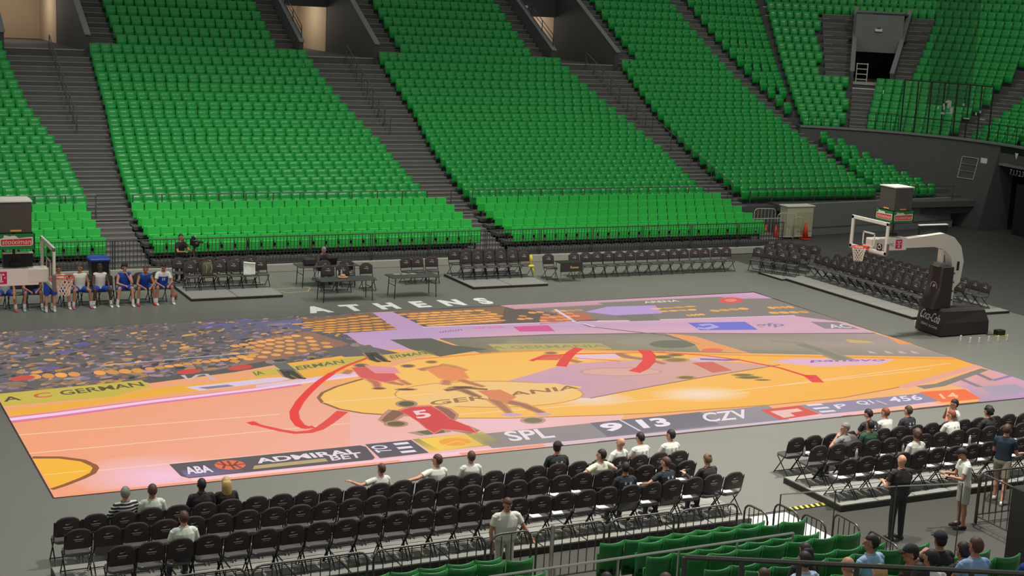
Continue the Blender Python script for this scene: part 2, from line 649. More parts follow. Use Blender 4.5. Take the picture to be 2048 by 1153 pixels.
# entrance in the corner
root = link('wall_entrance', None); root['kind'] = 'structure'
for ta in (15.0, 23.5):
    mb = MB()
    for s0, s1 in zip([5.5, 7.5, 9.5], [7.5, 9.5, 12.0]):
        p, q = polar(9.5 + s0, ta), polar(9.5 + s1, ta)
        d = (q - p).normalized(); nn = Vector((-d.y, d.x, 0)) * 0.1
        za, zb = zc(s0) + 0.15, zc(s1) + 0.15
        lo = [p - nn, q - nn, q + nn, p + nn]
        vs = [Vector((a.x, a.y, 5.6)) for a in lo] + [Vector((lo[0].x, lo[0].y, za)), Vector((lo[1].x, lo[1].y, zb)), Vector((lo[2].x, lo[2].y, zb)), Vector((lo[3].x, lo[3].y, za))]
        mb.add(vs, [(3, 2, 1, 0), (4, 5, 6, 7), (0, 1, 5, 4), (1, 2, 6, 5), (2, 3, 7, 6), (3, 0, 4, 7)], CONCD)
        vs = [Vector((a.x, a.y, z)) for a, z in zip([p - nn * 1.3, q - nn * 1.3, q + nn * 1.3, p + nn * 1.3] * 2, [za, zb, zb, za, za + .05, zb + .05, zb + .05, za + .05])]
        mb.add(vs, [(3, 2, 1, 0), (4, 5, 6, 7), (0, 1, 5, 4), (1, 2, 6, 5), (2, 3, 7, 6), (3, 0, 4, 7)], CONCL)
    obj('side_wall', mb, root)
mb = MB(); arc_slab(mb, 15.2, 24, 6.3, 6.56, 15, 23.5, CONC, 2); arc_slab(mb, 15.1, 15.3, 6.5, 6.66, 15.2, 23.3, KERB, 2)
obj('landing', mb, root)
mb = MB(); arc_slab(mb, 18.5, 18.7, 8.3, 10.7, 15, 23.5, CONCL, 2); arc_slab(mb, 18.5, 22, 10.5, 10.6, 15, 23.5, CONCD, 2)
obj('header', mb, root)
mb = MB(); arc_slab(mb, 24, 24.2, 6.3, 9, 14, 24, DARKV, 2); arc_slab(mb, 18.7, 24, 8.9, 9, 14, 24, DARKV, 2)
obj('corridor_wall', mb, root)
p = polar(18.4, 19.2, 9.6)
t = MB(); t.box((0, 0, 0), (0.42, 0.12, 0.16), WHITE, bev=0.02); t.box((0, -0.01, 0.11), (0.2, 0.09, 0.08), BLACKM)
tag(obj('emergency_lamp', t, None, p, math.radians(-43)), 'small white emergency lamp above the dark corner entrance', 'lamp', 'lamps above the stand entrances')
# white rail in the corner entrance
t = thing('guard_rail', 'short white ladder-like rail beside the dark corner entrance', 'railing', polar(17.5, 15.9, 6.56), math.radians(-40))
mb = MB()
for z in (0.15, 0.45, 0.75, 1.05):
    mb.tube([(0, 0, z), (0.62, 0, z)], 0.03, WHITE)
obj('rail', mb, t)
for x in (0, 0.62):
    mb = MB(); mb.tube([(x, 0, 0), (x, 0, 1.1)], 0.03, WHITE); obj('post', mb, t)

# grey wall below the right-hand rows and its ledge
a, b = Vector((25.0, 18.72, 0)), Vector((35.3, 19.9, 0))
d = (b - a).normalized(); nn = Vector((-d.y, d.x, 0))
mb = MB()
def wallbox(mb, a, b, off, th, z0, z1, m):
    p = [a + nn * off, b + nn * off, b + nn * (off + th), a + nn * (off + th)]
    vs = [Vector((q.x, q.y, z)) for z in (z0, z1) for q in p]
    mb.add(vs, [(3, 2, 1, 0), (4, 5, 6, 7), (0, 1, 5, 4), (1, 2, 6, 5), (2, 3, 7, 6), (3, 0, 4, 7)], m)
wallbox(mb, a, b, 0.12, 0.3, 0, 1.50, CONCL)
struct('wall_ledge', mb)
mb = MB(); wallbox(mb, a, b, 0.0, 0.13, 0, 0.34, CONCL); wallbox(mb, a, b, -0.01, 0.15, 0.34, 0.38, CONCD)
struct('baseboard_1', mb)
mb = MB(); mb.box((30.2, 20.1, 1.25), (12.5, 1.2, 0.3), CONC)
struct('terrace', mb)


# ------------------------------------------------------------------ railings
def railing(label, pts, posts, heights, m=STEELG, r=0.022, group=None, h=None):
    """pts: path at deck height; rails at the given heights"""
    base = Vector(pts[0])
    t = thing('railing', label, 'railing', base, 0, group)
    P = [Vector(p) - base for p in pts]
    for hh in heights:
        mb = MB(); mb.tube([p + Vector((0, 0, hh)) for p in P], r, m); obj('rail', mb, t)
    L = [0]
    for p, q in zip(P, P[1:]):
        L.append(L[-1] + (q - p).length)
    for k in range(posts):
        s = L[-1] * k / (posts - 1)
        for i in range(len(P) - 1):
            if s <= L[i + 1] + 1e-6:
                p = P[i].lerp(P[i + 1], (s - L[i]) / max(1e-6, L[i + 1] - L[i])); break
        mb = MB(); mb.tube([p, p + Vector((0, 0, max(heights)))], r * 1.1, m); obj('post', mb, t)
    return t


G = 'horizontal railings across the stand'
railing('grey railing across the front of the leftmost upper seat block', [(-20, 19.95, 1.3), (-7.7, 19.95, 1.3)], 12, (0.6, 0.95), group=G)
railing('grey railing across the front of the upper block left of centre', [(-6.3, 19.95, 1.3), (7.1, 19.95, 1.3)], 13, (0.6, 0.95), group=G)
railing('grey railing across the front of the upper block right of centre', [(8.1, 19.95, 1.3), (21.3, 19.95, 1.3)], 13, (0.6, 0.95), group=G)
railing('grey railing along the wall top in front of the right-hand seat block', [(22.6, 19.95, 1.4), (35.2, 19.95, 1.4)], 11, (0.3, 0.72), group=G)
zz = lambda y: ztop(y) - SEAT_H
G = 'sloping handrails down the aisles'
railing('sloping double handrail in the aisle left of the players bench', [(-6.9, 34.4, zz(34.4)), (-6.95, 27.6, zz(27.6))], 9, (0.5, 0.95), group=G)
railing('sloping double handrail in the middle aisle', [(7.6, 34.4, zz(34.4)), (7.35, 27.6, zz(27.6))], 9, (0.5, 0.95), group=G)
railing('sloping double handrail in the aisle right of the middle', [(21.5, 34.4, zz(34.4)), (21.7, 28.2, zz(28.2))], 8, (0.5, 0.95), group=G)
railing('long handrail beside the right-hand seat block', [(22.0, 28.0, zz(28.0)), (21.9, 20.4, zz(20.4))], 5, (0.95,), group=G)
G = 'short guard rails beside the entrances'
for xa, xb, lb in ((2.9, 5.3, 'left of the first lit entrance'), (9.3, 11.7, 'right of the first lit entrance'), (17.3, 19.3, 'left of the second lit entrance'),
                   (23.6, 25.7, 'right of the second lit entrance'), (-5.1, -3.2, 'right of the leftmost entrance')):
    railing('short grey guard rail at the stair foot %s' % lb, [(xa, 34.9, zz(34.4)), (xb, 34.9, zz(34.4))], 2, (0.45, 0.75, 1.05), group=G)
for x, lb in ((5.2, 'first'), (19.4, 'second')):
    railing('black sloping handrail on the left parapet of the %s lit entrance' % lb, [(x + .05, 38.6, ztop(38.6) + .15), (x + .05, 34.5, ztop(34.5) + .2)], 4, (0.25, 0.5, 0.75), BLACKM, 0.02, group=G)
railing('thin dark railing along the wall top of the corner stand', [tuple(polar(9.45, t, 4.4)) for t in (21, 26, 31)], 5, (0.45, 0.9), BLACKM, 0.018)
railing('thin dark railing along the wall top left of the corner steps', [tuple(polar(9.45, t, 4.4)) for t in (2, 8, 15)], 6, (0.5,), BLACKM, 0.015)
railing('dark railing along the front of the end stand', [tuple(polar(9.38, t, 4.4)) for t in (63, 69, 75, 100, 130)], 20, (0.45, 0.9), BLACKM, 0.018)

# glass box on the corner wall
t = thing('glass_screen', 'tall dark-framed glass screen on the corner wall top', 'screen', polar(9.5, 37.5, 4.4))
b0 = polar(9.5, 37.5, 4.4)
mb = MB(); mb.tube([polar(9.5, a, 7.15) - b0 for a in (31.7, 36.1, 40.5, 44.9, 49.3, 53.7, 58.1, 62.5)], 0.035, BLACKM); obj('top_rail', mb, t)
mb = MB(); mb.tube([polar(9.5, a, 5.2) - b0 for a in (31.7, 36.1, 40.5, 44.9, 49.3, 53.7, 58.1, 62.5)], 0.025, BLACKM); obj('middle_rail', mb, t)
for a in (31.7, 36.1, 40.5, 44.9, 49.3, 53.7, 58.1, 62.5):
    mb = MB(); mb.tube([polar(9.5, a, 4.4) - b0, polar(9.5, a, 7.15) - b0], 0.04, BLACKM); obj('post', mb, t)
for a in (31.7, 36.1, 40.5, 44.9, 49.3, 53.7, 58.1):
    mb = MB(); mb.grid(lambda u, v: polar(9.5, a + 4.4 * u, 4.42 + 2.7 * v) - b0, 1, 1, GLASS); obj('pane', mb, t)
random.seed(3)
for k in range(16):
    a = random.choice([random.uniform(43, 49), random.uniform(43, 60)]); z = random.uniform(5.5, 6.3) - abs(a - 46) * 0.02
    w, h = random.choice([(0.5, 0.06), (0.3, 0.1), (0.25, 0.3), (0.15, 0.14)])
    mb = MB(); p = polar(9.44, a, z) - b0; mb.box(p, (w * 0.7, 0.01, h), PRINT, rz=math.radians(-24 - a)); obj('pale_mark', mb, t)  # small pale marks scattered over the panes
t = MB()
t.grid(lambda u, v: polar(12.6 + 0.15 * math.sin(u * 40), 34 + 11 * u, 5.4 + 7.5 * v), 24, 2, NETC)
tag(obj('hanging_net', t), 'tall dark see-through net hanging in front of the corner seats', 'net')

# ------------------------------------------------------------------ green stadium seats
def pillow(mb, w, h, cx, y, z0, m, bulge, th, lean=0.0, n=4, m2=None):
    """upright pad of width w, height h, front towards -y bulging out"""
    def pt(u, v, front):
        x = cx + (u - .5) * w; z = z0 + v * h
        k = (1 - (2 * u - 1) ** 4) * (1 - (2 * v - 1) ** 4)
        yy = y + lean * v - (bulge * k if front else -th)
        return Vector((x, yy, z))
    vs = [pt(i / n, j / n, True) for j in range(n + 1) for i in range(n + 1)]
    N = len(vs)
    fs = [(j * (n + 1) + i, j * (n + 1) + i + 1, (j + 1) * (n + 1) + i + 1, (j + 1) * (n + 1) + i) for j in range(n) for i in range(n)]
    edge = list(range(n + 1)) + [(j + 1) * (n + 1) + n for j in range(n)] + [n * (n + 1) + n - 1 - i for i in range(n)] + [(n - 1 - j) * (n + 1) for j in range(n - 1)]
    bk = []
    for e in edge:
        i, j = e % (n + 1), e // (n + 1)
        bk.append(N + len(bk)); vs.append(pt(i / n, j / n, False))
    L = len(edge)
    for a in range(L):
        b = (a + 1) % L
        fs.append((edge[b], edge[a], bk[a], bk[b]))
    fs.append(tuple(bk))
    mb.add(vs, fs, m)


def seat_parts(green, near=False, flat=False):
    back = MB(); back.smooth = False
    if flat:
        back.box((0, -0.005, 0.665), (0.462, 0.035, 0.36), green, rx=-0.10, bev=0.012)
        pan = MB()
        pan.box((0, -0.115, 0.42), (0.405, 0.035, 0.36), green, rx=0.05, bev=0.01)
        pan.box((0, -0.137, 0.42), (0.35, 0.02, 0.30), green, rx=0.05, bev=0.006)
        br = MB()
        br.box((0, -0.03, 0.2), (0.06, 0.06, 0.4), BLACKM); br.box((0, -0.05, 0.36), (0.40, 0.05, 0.05), BLACKM)
        return back, pan, br
    if near:
        def bp(u, v, o):
            a = (2 * u - 1); return Vector((a * 0.232, -0.06 + 0.07 * v - 0.06 * a * a + o + 0.02 * math.sin(3 * v), 0.28 + 0.57 * v + (0.02 * a * a if v > .9 else 0)))
        n = 6
        vs = [bp(i / n, j / n, 0) for j in range(n + 1) for i in range(n + 1)] + [bp(i / n, j / n, 0.03) for j in range(n + 1) for i in range(n + 1)]
        N = (n + 1) ** 2; fs = []
        for j in range(n):
            for i in range(n):
                a = j * (n + 1) + i; fs.append((a, a + 1, a + n + 2, a + n + 1)); fs.append((N + a, N + a + n + 1, N + a + n + 2, N + a + 1))
        for i in range(n):
            fs.append((i + 1, i, N + i, N + i + 1)); a = n * (n + 1) + i; fs.append((a, a + 1, N + a + 1, N + a))
            b = i * (n + 1); fs.append((b, b + n + 1, N + b + n + 1, N + b)); b += n; fs.append((b + n + 1, b, N + b, N + b + n + 1))
        back.add(vs, fs, green)
    else:
        pillow(back, 0.462, 0.45, 0, -0.075, 0.40, green, -0.012, 0.032, 0.085, 3)
    pan = MB()
    pillow(pan, 0.445, 0.44, 0, -0.12, 0.20, green, 0.028, 0.045, -0.03, 4)
    br = MB()
    br.box((0, -0.03, 0.2), (0.06, 0.06, 0.4), BLACKM); br.box((0, -0.05, 0.36), (0.40, 0.05, 0.05), BLACKM)
    return back, pan, br


bk, pn, br = seat_parts(GREEN)
UP_V = []; UP_F = []; UP_M = []
tv = []; tf = []; tm = []
for part, k in ((bk, 0), (pn, 0)):
    o = len(tv); tv += part.v; tf += [[i + o for i in f] for f in part.f]; tm += [0] * len(part.f)
TV = np.array(tv)
pl = []                     # (x, y, z deck, rotation)
for y in ROWY:
    zd = ztop(y) - SEAT_H
    for a, b in blocks_at(y):
        n = int((b - a - 0.06) / 0.5 + 0.15)
        x0 = b - 0.25 - 0.5 * (n - 1) if a < -20 else a + 0.27
        p = (b - a - 0.06 - 0.46) / max(1, n - 1) if a > -20 else 0.5
        for i in range(n):
            pl.append((x0 + p * i, y, zd, 0.0))
for s in CROWS:
    r = 9.5 + s; zd = zc(s) - SEAT_H
    rng = [(0.6, 15.2), (20.4, 48.2), (55.0, 160)] if s < 5.9 else [(0.6, 9.3), (27.7, 48.2), (55.0, 160)]
    if s > 12.2:
        rng = [(0.6, 48.2), (55.0, 160)]
    for a, b in rng:
        st = math.degrees(0.51 / r)
        n = int((min(b, 75) - a) / st)
        for i in range(n):
            th = a + st * (i + 0.5)
            p = polar(r, th); pl.append((p.x, p.y, zd, math.radians(66 - th - 90)))
        if b > 75:
            for i in range(int(85 * 0.2 / 0.51)):
                p = polar(r, 75 + (i + .5) * 0.51 / 0.2); pl.append((p.x, p.y, zd, math.radians(66 - 75 - 90)))
for y, z in zip(TELE_Y, TELE_Z):
    for i in range(14):
        pl.append((-12.92 - 0.5 * i, y, z - 0.83, 0.0))
pl = np.array(pl)
ca, sa = np.cos(pl[:, 3]), np.sin(pl[:, 3])
V = np.empty((len(pl), len(TV), 3))
V[:, :, 0] = pl[:, None, 0] + ca[:, None] * TV[None, :, 0] - sa[:, None] * TV[None, :, 1]
V[:, :, 1] = pl[:, None, 1] + sa[:, None] * TV[None, :, 0] + ca[:, None] * TV[None, :, 1]
V[:, :, 2] = pl[:, None, 2] + TV[None, :, 2]
me = bpy.data.meshes.new('stadium_seats')
nT = len(TV)
loops = np.array([i for f in tf for i in f]); ltot = np.array([len(f) for f in tf])
nP = len(pl)
me.vertices.add(nP * nT); me.vertices.foreach_set('co', V.ravel())
AL = (loops[None, :] + (np.arange(nP) * nT)[:, None]).ravel()
me.loops.add(len(AL)); me.loops.foreach_set('vertex_index', AL)
LT = np.tile(ltot, nP); ST = np.concatenate([[0], np.cumsum(LT)[:-1]])
me.polygons.add(len(LT)); me.polygons.foreach_set('loop_start', ST); me.polygons.foreach_set('loop_total', LT)
me.polygons.foreach_set('use_smooth', np.ones(len(LT), bool))
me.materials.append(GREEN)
me.update(calc_edges=True); me.validate()
o = link('stadium_seats', me)
tag(stuff(o), 'rows of green folded stadium seats filling the upper stands', 'seats')

# courtside rows and nearest rows: every seat a thing of its own
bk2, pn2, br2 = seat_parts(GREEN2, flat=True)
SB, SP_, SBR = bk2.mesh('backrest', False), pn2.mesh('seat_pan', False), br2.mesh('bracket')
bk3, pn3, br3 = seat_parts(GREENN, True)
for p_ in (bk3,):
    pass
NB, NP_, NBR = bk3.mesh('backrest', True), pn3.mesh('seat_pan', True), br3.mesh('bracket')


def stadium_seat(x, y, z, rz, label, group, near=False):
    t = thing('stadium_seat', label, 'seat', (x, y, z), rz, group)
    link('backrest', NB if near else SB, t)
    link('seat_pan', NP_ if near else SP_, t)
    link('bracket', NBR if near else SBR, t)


RN = ['front row', 'second row', 'third row', 'fourth row', 'fifth row', 'sixth row', 'seventh row', 'eighth row', 'ninth row']
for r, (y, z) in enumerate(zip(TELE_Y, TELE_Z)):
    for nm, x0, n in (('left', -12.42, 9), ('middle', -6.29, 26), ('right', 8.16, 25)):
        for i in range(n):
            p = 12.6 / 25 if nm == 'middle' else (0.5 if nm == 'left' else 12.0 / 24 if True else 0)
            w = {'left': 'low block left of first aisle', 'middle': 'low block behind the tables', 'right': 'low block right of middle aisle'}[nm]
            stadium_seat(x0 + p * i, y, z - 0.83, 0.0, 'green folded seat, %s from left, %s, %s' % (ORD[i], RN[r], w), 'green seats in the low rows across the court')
NEAR_ROWS = []
ZN = [1.31, 1.61, 1.72, 2.01, 2.16, 2.45, 2.60, 2.89, 3.04, 3.33, 3.48, 3.77, 3.9, 4.2]
zn = lambda y: ZN[int(round((y - 16.5) / 0.85))]
for r in range(9):
    y = 16.5 + 0.85 * r
    x0, n = [(-6.35, 7), (-6.13, 7), (-6.51, 7), (-6.38, 7), (-6.6, 7), (-6.5, 7), (-6.6, 8), (-6.9, 8), (-7.2, 8)][r]
    for i in range(n):
        stadium_seat(x0 + 0.49 * i, -y, zn(y) - 0.83, math.pi, 'green seat seen from behind, %s from left, %s, near right block' % (ORD[i], RN[r]), 'green seats in the near block', True)
    if r < 3:
        for i in range(6):
            stadium_seat((-8.69, -8.56, -8.8)[r] - 0.49 * i, -y, zn(y) - 0.83, math.pi, 'green seat seen from behind, %s from right, %s, bottom left of aisle' % (ORD[i], RN[r]), 'green seats at the bottom edge of the photo', True)
mb = MB()
for r in range(12):
    y = 16.5 + 0.85 * r; z = zn(y) - 0.83
    for a, b in ((-6.75, -2.9), (-13, -8.25)):
        if a < -8 or r < 12:
            mb.box(((a + b) / 2, -y - 0.05 + 0.2, z / 2), (b - a, 0.87, z), CONC)
struct('terrace', mb)
root = link('stair_aisle', None); root['kind'] = 'structure'
for i in range(14):
    mb = MB(); z = 0.16 * (i + 1); mb.box((-7.5, -15.9 - 0.43 * i, z / 2), (1.45, 0.43, z), STEPM)
    mb.box((-7.5, -15.7 - 0.43 * i, z - .01), (1.44, 0.06, 0.03), KERB)
    obj('step', mb, root)

# ------------------------------------------------------------------ the LED floor
_R = Euler(CAM_ROT).to_matrix()


def fl(u, v, z=0.0):
    """floor point seen at a measured photo position (survey of the picture shown on the floor)"""
    d = _R @ Vector(((u - 1024) / CAM_F, -(v - 576.5) / CAM_F, -1.0))
    t = (z - CAM_LOC[2]) / d.z
    return Vector(CAM_LOC) + d * t


LED = bpy.data.materials.new('led_screen')
LED.use_nodes = True
_b = LED.node_tree.nodes['Principled BSDF']
_b.inputs['Base Color'].default_value = (0.012, 0.012, 0.012, 1)
_b.inputs['Roughness'].default_value = 0.45
_b.inputs['Specular IOR Level'].default_value = 0.15
_at = LED.node_tree.nodes.new('ShaderNodeAttribute'); _at.attribute_name = 'picture'
LED.node_tree.links.new(_at.outputs['Color'], _b.inputs['Emission Color'])
_b.inputs['Emission Strength'].default_value = 0.93

led = thing('led_court_floor', 'large LED screen floor showing a basketball game with red pen marks', 'screen floor')
mb = MB(); mb.box((0, 0, 0.004), (28.06, 15.06, 0.012), mat('led_frame', rgb(70, 48, 40), 0.5))
obj('frame', mb, led)


class Pic:
    def __init__(self):
        self.v = []; self.f = []; self.c = []

    def poly(self, pts, col, layer, world=False):
        o = len(self.v)
        z = 0.0105 + layer * 0.0003
        for p in pts:
            q = Vector((p[0], p[1], 0)) if world else fl(p[0], p[1])
            x = min(14.0, max(-14.0, q.x)); y = min(7.5, max(-7.5, q.y))
            self.v.append((x, y, z))
        self.f.append(list(range(o, o + len(pts))))
        cols = col if isinstance(col, list) else [col] * len(pts)
        self.c.append([rgb(*c) for c in cols])

    def grad(self, q, c, layer, n=8):
        """quad q (4 px corners) with corner colours c blended smoothly"""
        Q = [fl(*p) for p in q]
        b = lambda L, u, v: [(L[0][k] * (1 - u) + L[1][k] * u) * (1 - v) + (L[3][k] * (1 - u) + L[2][k] * u) * v for k in range(len(L[0]))]
        for i in range(n):
            for j in range(n):
                cs = [(i / n, j / n), ((i + 1) / n, j / n), ((i + 1) / n, (j + 1) / n), (i / n, (j + 1) / n)]
                self.poly([b(Q, u, v)[:2] for u, v in cs], [tuple(b(c, u, v)) for u, v in cs], layer, True)

    def ell(self, cx, cy, rx, ry, col, layer, n=18, a0=0.0, a1=360.0, tilt=0.0):
        t = math.radians(tilt)
        pts = []
        for k in range(n):
            a = math.radians(a0 + (a1 - a0) * k / (n if a1 - a0 >= 360 else n - 1))
            x, y = rx * math.cos(a), ry * math.sin(a)
            pts.append((cx + x * math.cos(t) - y * math.sin(t), cy + x * math.sin(t) + y * math.cos(t)))
        self.poly(pts, col, layer)

    def glow(self, cx, cy, rx, ry, col, base, layer, n=20):
        ring = [(cx + rx * math.cos(2 * math.pi * k / n), cy + ry * math.sin(2 * math.pi * k / n)) for k in range(n)]
        mid = [(cx + rx * .5 * math.cos(2 * math.pi * k / n), cy + ry * .5 * math.sin(2 * math.pi * k / n)) for k in range(n)]
        mc = tuple(a * .6 + b * .4 for a, b in zip(col, base))
        for k in range(n):
            l = (k + 1) % n
            self.poly([(cx, cy), mid[k], mid[l]], [col, mc, mc], layer)
            self.poly([mid[k], ring[k], ring[l], mid[l]], [mc, base, base, mc], layer)

    def stroke(self, pts, w, col, layer, w1=None):
        """line of pixel width w tapering to w1 in floor metres"""
        P = [fl(*p) for p in pts]
        n = len(P)
        lft, rgt = [], []
        for i in range(n):
            d = (P[min(i + 1, n - 1)] - P[max(i - 1, 0)]).normalized()
            s = Vector((-d.y, d.x, 0)) * ((w + ((w1 if w1 is not None else w) - w) * i / max(1, n - 1)) / 2)
            lft.append(P[i] + s); rgt.append(P[i] - s)
        for i in range(n - 1):
            self.poly([lft[i], lft[i + 1], rgt[i + 1], rgt[i]], col, layer, True)

    def text(self, s, bl, br, tl, col, layer, bold=0.02):
        v, f, _ = text_shape(s, bold)
        bl, br, tl = fl(*bl), fl(*br), fl(*tl)
        for face in f:
            self.poly([(bl + (br - bl) * float(v[i][0]) + (tl - bl) * float(v[i][1])) for i in face], col, layer, True)

    def build(self, name):
        me = bpy.data.meshes.new(name)
        me.from_pydata(self.v, [], self.f)
        at = me.color_attributes.new('picture', 'FLOAT_COLOR', 'CORNER')
        flat = [x for c in self.c for k in c for x in k]
        at.data.foreach_set('color', flat)
        me.materials.append(LED)
        me.update()
        return link(name, me, led)


A_, B_, C_, D_ = (109, 998), (2125, 787), (1507, 586), (-76, 669)
# --- hardwood of the televised court
p = Pic()
p.grad([A_, B_, C_, D_], [(250, 170, 130), (252, 186, 110), (225, 170, 150), (235, 160, 110)], 0, 10)
p.grad([(20, 840), (640, 770), (900, 930), (110, 997)], [(246, 164, 118), (244, 168, 140), (246, 184, 176), (250, 164, 128)], 1, 10)
p.glow(330, 955, 190, 45, (250, 200, 226), (247, 172, 142), 2)
p.grad([(700, 810), (1250, 830), (1200, 890), (700, 930)], [(244, 182, 168), (246, 190, 180), (240, 190, 190), (244, 186, 180)], 2, 8)
p.glow(1010, 850, 190, 30, (244, 196, 204), (244, 186, 176), 3)
# yellow area inside the arcs
arc = [(735, 757), (712, 763), (672, 775), (645, 787), (637, 797), (645, 807), (679, 820), (725, 828), (785, 832), (900, 838), (1024, 838), (1111, 835), (1211, 832),
       (1324, 827), (1420, 820), (1491, 815), (1536, 812), (1686, 797), (1803, 775), (1919, 740), (1960, 737), (1930, 722), (1906, 717), (1800, 714), (1536, 710), (1400, 707), (1250, 704), (1000, 704), (870, 712), (780, 735)]
cc = []
for x, y in arc:
    k = min(1, max(0, (x - 640) / 1300.0)); cc.append((250 + 2 * k, 196 - 18 * k, 104 - 40 * k))
cen = (1250, 765)
for i in range(len(arc)):
    j = (i + 1) % len(arc)
    p.poly([cen, arc[i], arc[j]], [(252, 192, 100), cc[i], cc[j]], 4)
p.grad([(560, 720), (800, 700), (760, 757), (640, 772)], [(246, 176, 70), (248, 182, 80), (246, 180, 100), (244, 170, 110)], 3, 5)
p.stroke(arc[:9], 0.10, (150, 105, 66), 6)
p.stroke(arc[8:20], 0.07, (190, 130, 86), 6)
p.stroke([(830, 720), (1000, 706), (1160, 700), (1420, 710), (1536, 713), (1910, 719)], 0.14, (240, 150, 80), 5)
# lilac key and circles
p.poly([(1010, 765), (1130, 730), (1240, 722), (1420, 722), (1560, 732), (1400, 757), (1180, 798), (1120, 796), (1150, 783), (1165, 775), (1090, 768)], [(214, 164, 180)] * 2 + [(220, 168, 150)] * 4 + [(206, 160, 176)] * 5, 7)
p.stroke([(1180, 798), (1300, 775), (1400, 757), (1560, 731)], 0.06, (150, 110, 90), 8)
p.ell(1242, 745, 84, 9, (204, 156, 140), 8); p.ell(1242, 745, 78, 7, (224, 172, 160), 9)
p.ell(978, 790, 190, 27, (196, 150, 96), 8, 28); p.ell(978, 790, 187, 25.5, (250, 198, 118), 9, 28)
p.poly([(800, 806), (960, 768), (1110, 768), (1160, 778), (1120, 800), (900, 815)], [(246, 200, 130)] * 6, 10)
p.text('GERMANIA', (862, 813), (1160, 779), (858, 804), (156, 118, 80), 11)
p.glow(1400, 790, 100, 16, (250, 224, 206), (252, 192, 100), 8)
p.glow(1180, 800, 90, 14, (246, 214, 196), (250, 194, 110), 6)
p.poly([(1536, 725), (1590, 718), (1790, 720), (1760, 730), (1640, 735)], [(232, 182, 200)] * 5, 8)
p.text('panevo', (1620, 727), (1770, 725), (1622, 722), (140, 110, 180), 9)
for a, b in [((35, 872), (560, 830)), ((56, 909), (700, 848)), ((87, 953), (700, 895)), ((645, 807), (1080, 772)), ((820, 838), (1500, 786)), ((1380, 792), (1860, 740)), ((1560, 772), (1900, 728))]:
    p.stroke([a, b], 0.045, (252, 214, 178), 9)
p.stroke([(1700, 735), (1760, 770)], 0.035, (236, 176, 110), 9)
# near-left key
p.poly([(65, 918), (120, 918), (165, 924), (186, 933), (190, 938), (184, 947), (165, 957), (130, 970), (103, 979)], (252, 186, 56), 10)
p.stroke([(64, 917), (120, 917), (166, 923), (188, 933), (192, 938), (186, 948), (166, 958), (130, 972), (103, 981)], 0.16, (150, 92, 52), 11, 0.12)
p.stroke([(88, 952), (175, 943)], 0.05, (252, 214, 120), 11)
# sideline of the televised court with pink glow
p.poly([(14, 822), (230, 795), (300, 779), (512, 757), (720, 735), (700, 745), (512, 768), (260, 800), (24, 836)], (242, 176, 62), 10)
p.stroke([(18, 842), (120, 830), (300, 806), (512, 781), (600, 770)], 0.55, (226, 122, 160), 11, 0.3)
p.stroke([(16, 841), (120, 829), (300, 805), (512, 780), (620, 765), (760, 747)], 0.24, (246, 206, 232), 12, 0.16)
p.poly([(512, 772), (740, 741), (756, 746), (620, 766), (512, 781)], (226, 196, 214), 10)
p.poly([(370, 776), (540, 757), (600, 755), (560, 764), (400, 783)], (226, 200, 222), 12)
p.poly([(395, 777), (455, 771), (470, 774), (415, 780)], (140, 128, 140), 13)
p.build('court_picture')

# --- crowd and stands on the picture
p = Pic()
crowd = [(-76, 669), (230, 652), (512, 637.5), (640, 631), (760, 626), (840, 655), (760, 690), (735, 706), (560, 730), (470, 745), (300, 768), (277, 763), (0, 789), (-12, 790)]
p.poly(crowd, (102, 96, 95), 4)
p.grad([(430, 650), (600, 640), (640, 672), (470, 690)], [(104, 98, 120), (112, 104, 146), (106, 98, 116), (102, 96, 98)], 5, 4)
p.poly([(760, 626), (1000, 612), (1010, 612), (1200, 640), (1190, 645), (845, 657)], (104, 92, 84), 5)
p.poly([(1000, 612.3), (1507, 586.3), (1700, 646), (1190, 642)], (140, 128, 122), 5)


def inside(x, y, poly):
    c = False; n = len(poly)
    for i in range(n):
        (x1, y1), (x2, y2) = poly[i], poly[i - 1]
        if (y1 > y) != (y2 > y) and x < (x2 - x1) * (y - y1) / (y2 - y1) + x1:
            c = not c
    return c


random.seed(11)
cols = [(226, 152, 74), (168, 142, 160), (112, 104, 128), (206, 160, 120), (70, 66, 68), (190, 150, 170), (92, 86, 96), (60, 58, 60), (236, 170, 90), (150, 104, 96)]
n = 0
for _ in range(14000):
    x = random.uniform(-40, 860); y = random.uniform(628, 790)
    if not inside(x, y, crowd) or n > 1500:
        continue
    n += 1
    k = 0.45 + (y - 628) / 160.0
    c = random.choice(cols if x < 560 else cols[:6])
    q_ = random.uniform(.25, .95); c = tuple(int(a * q_ + b * (1 - q_)) for a, b in zip(c, (100, 94, 93)))
    p.ell(x, y - 1, random.uniform(3, 14) * k, random.uniform(.8, 2.8) * k, c, 6 + n % 9, 8, tilt=-5 + random.uniform(-10, 10))
for _ in range(16):                                   # purple and dark patches of the stand
    x = random.uniform(0, 700); y = random.uniform(640, 740)
    if inside(x, y, crowd):
        p.ell(x, y, random.uniform(14, 34), random.uniform(2, 4), random.choice([(104, 96, 150), (84, 80, 84), (140, 124, 146), (90, 84, 84)]), 15, 10, tilt=-4)


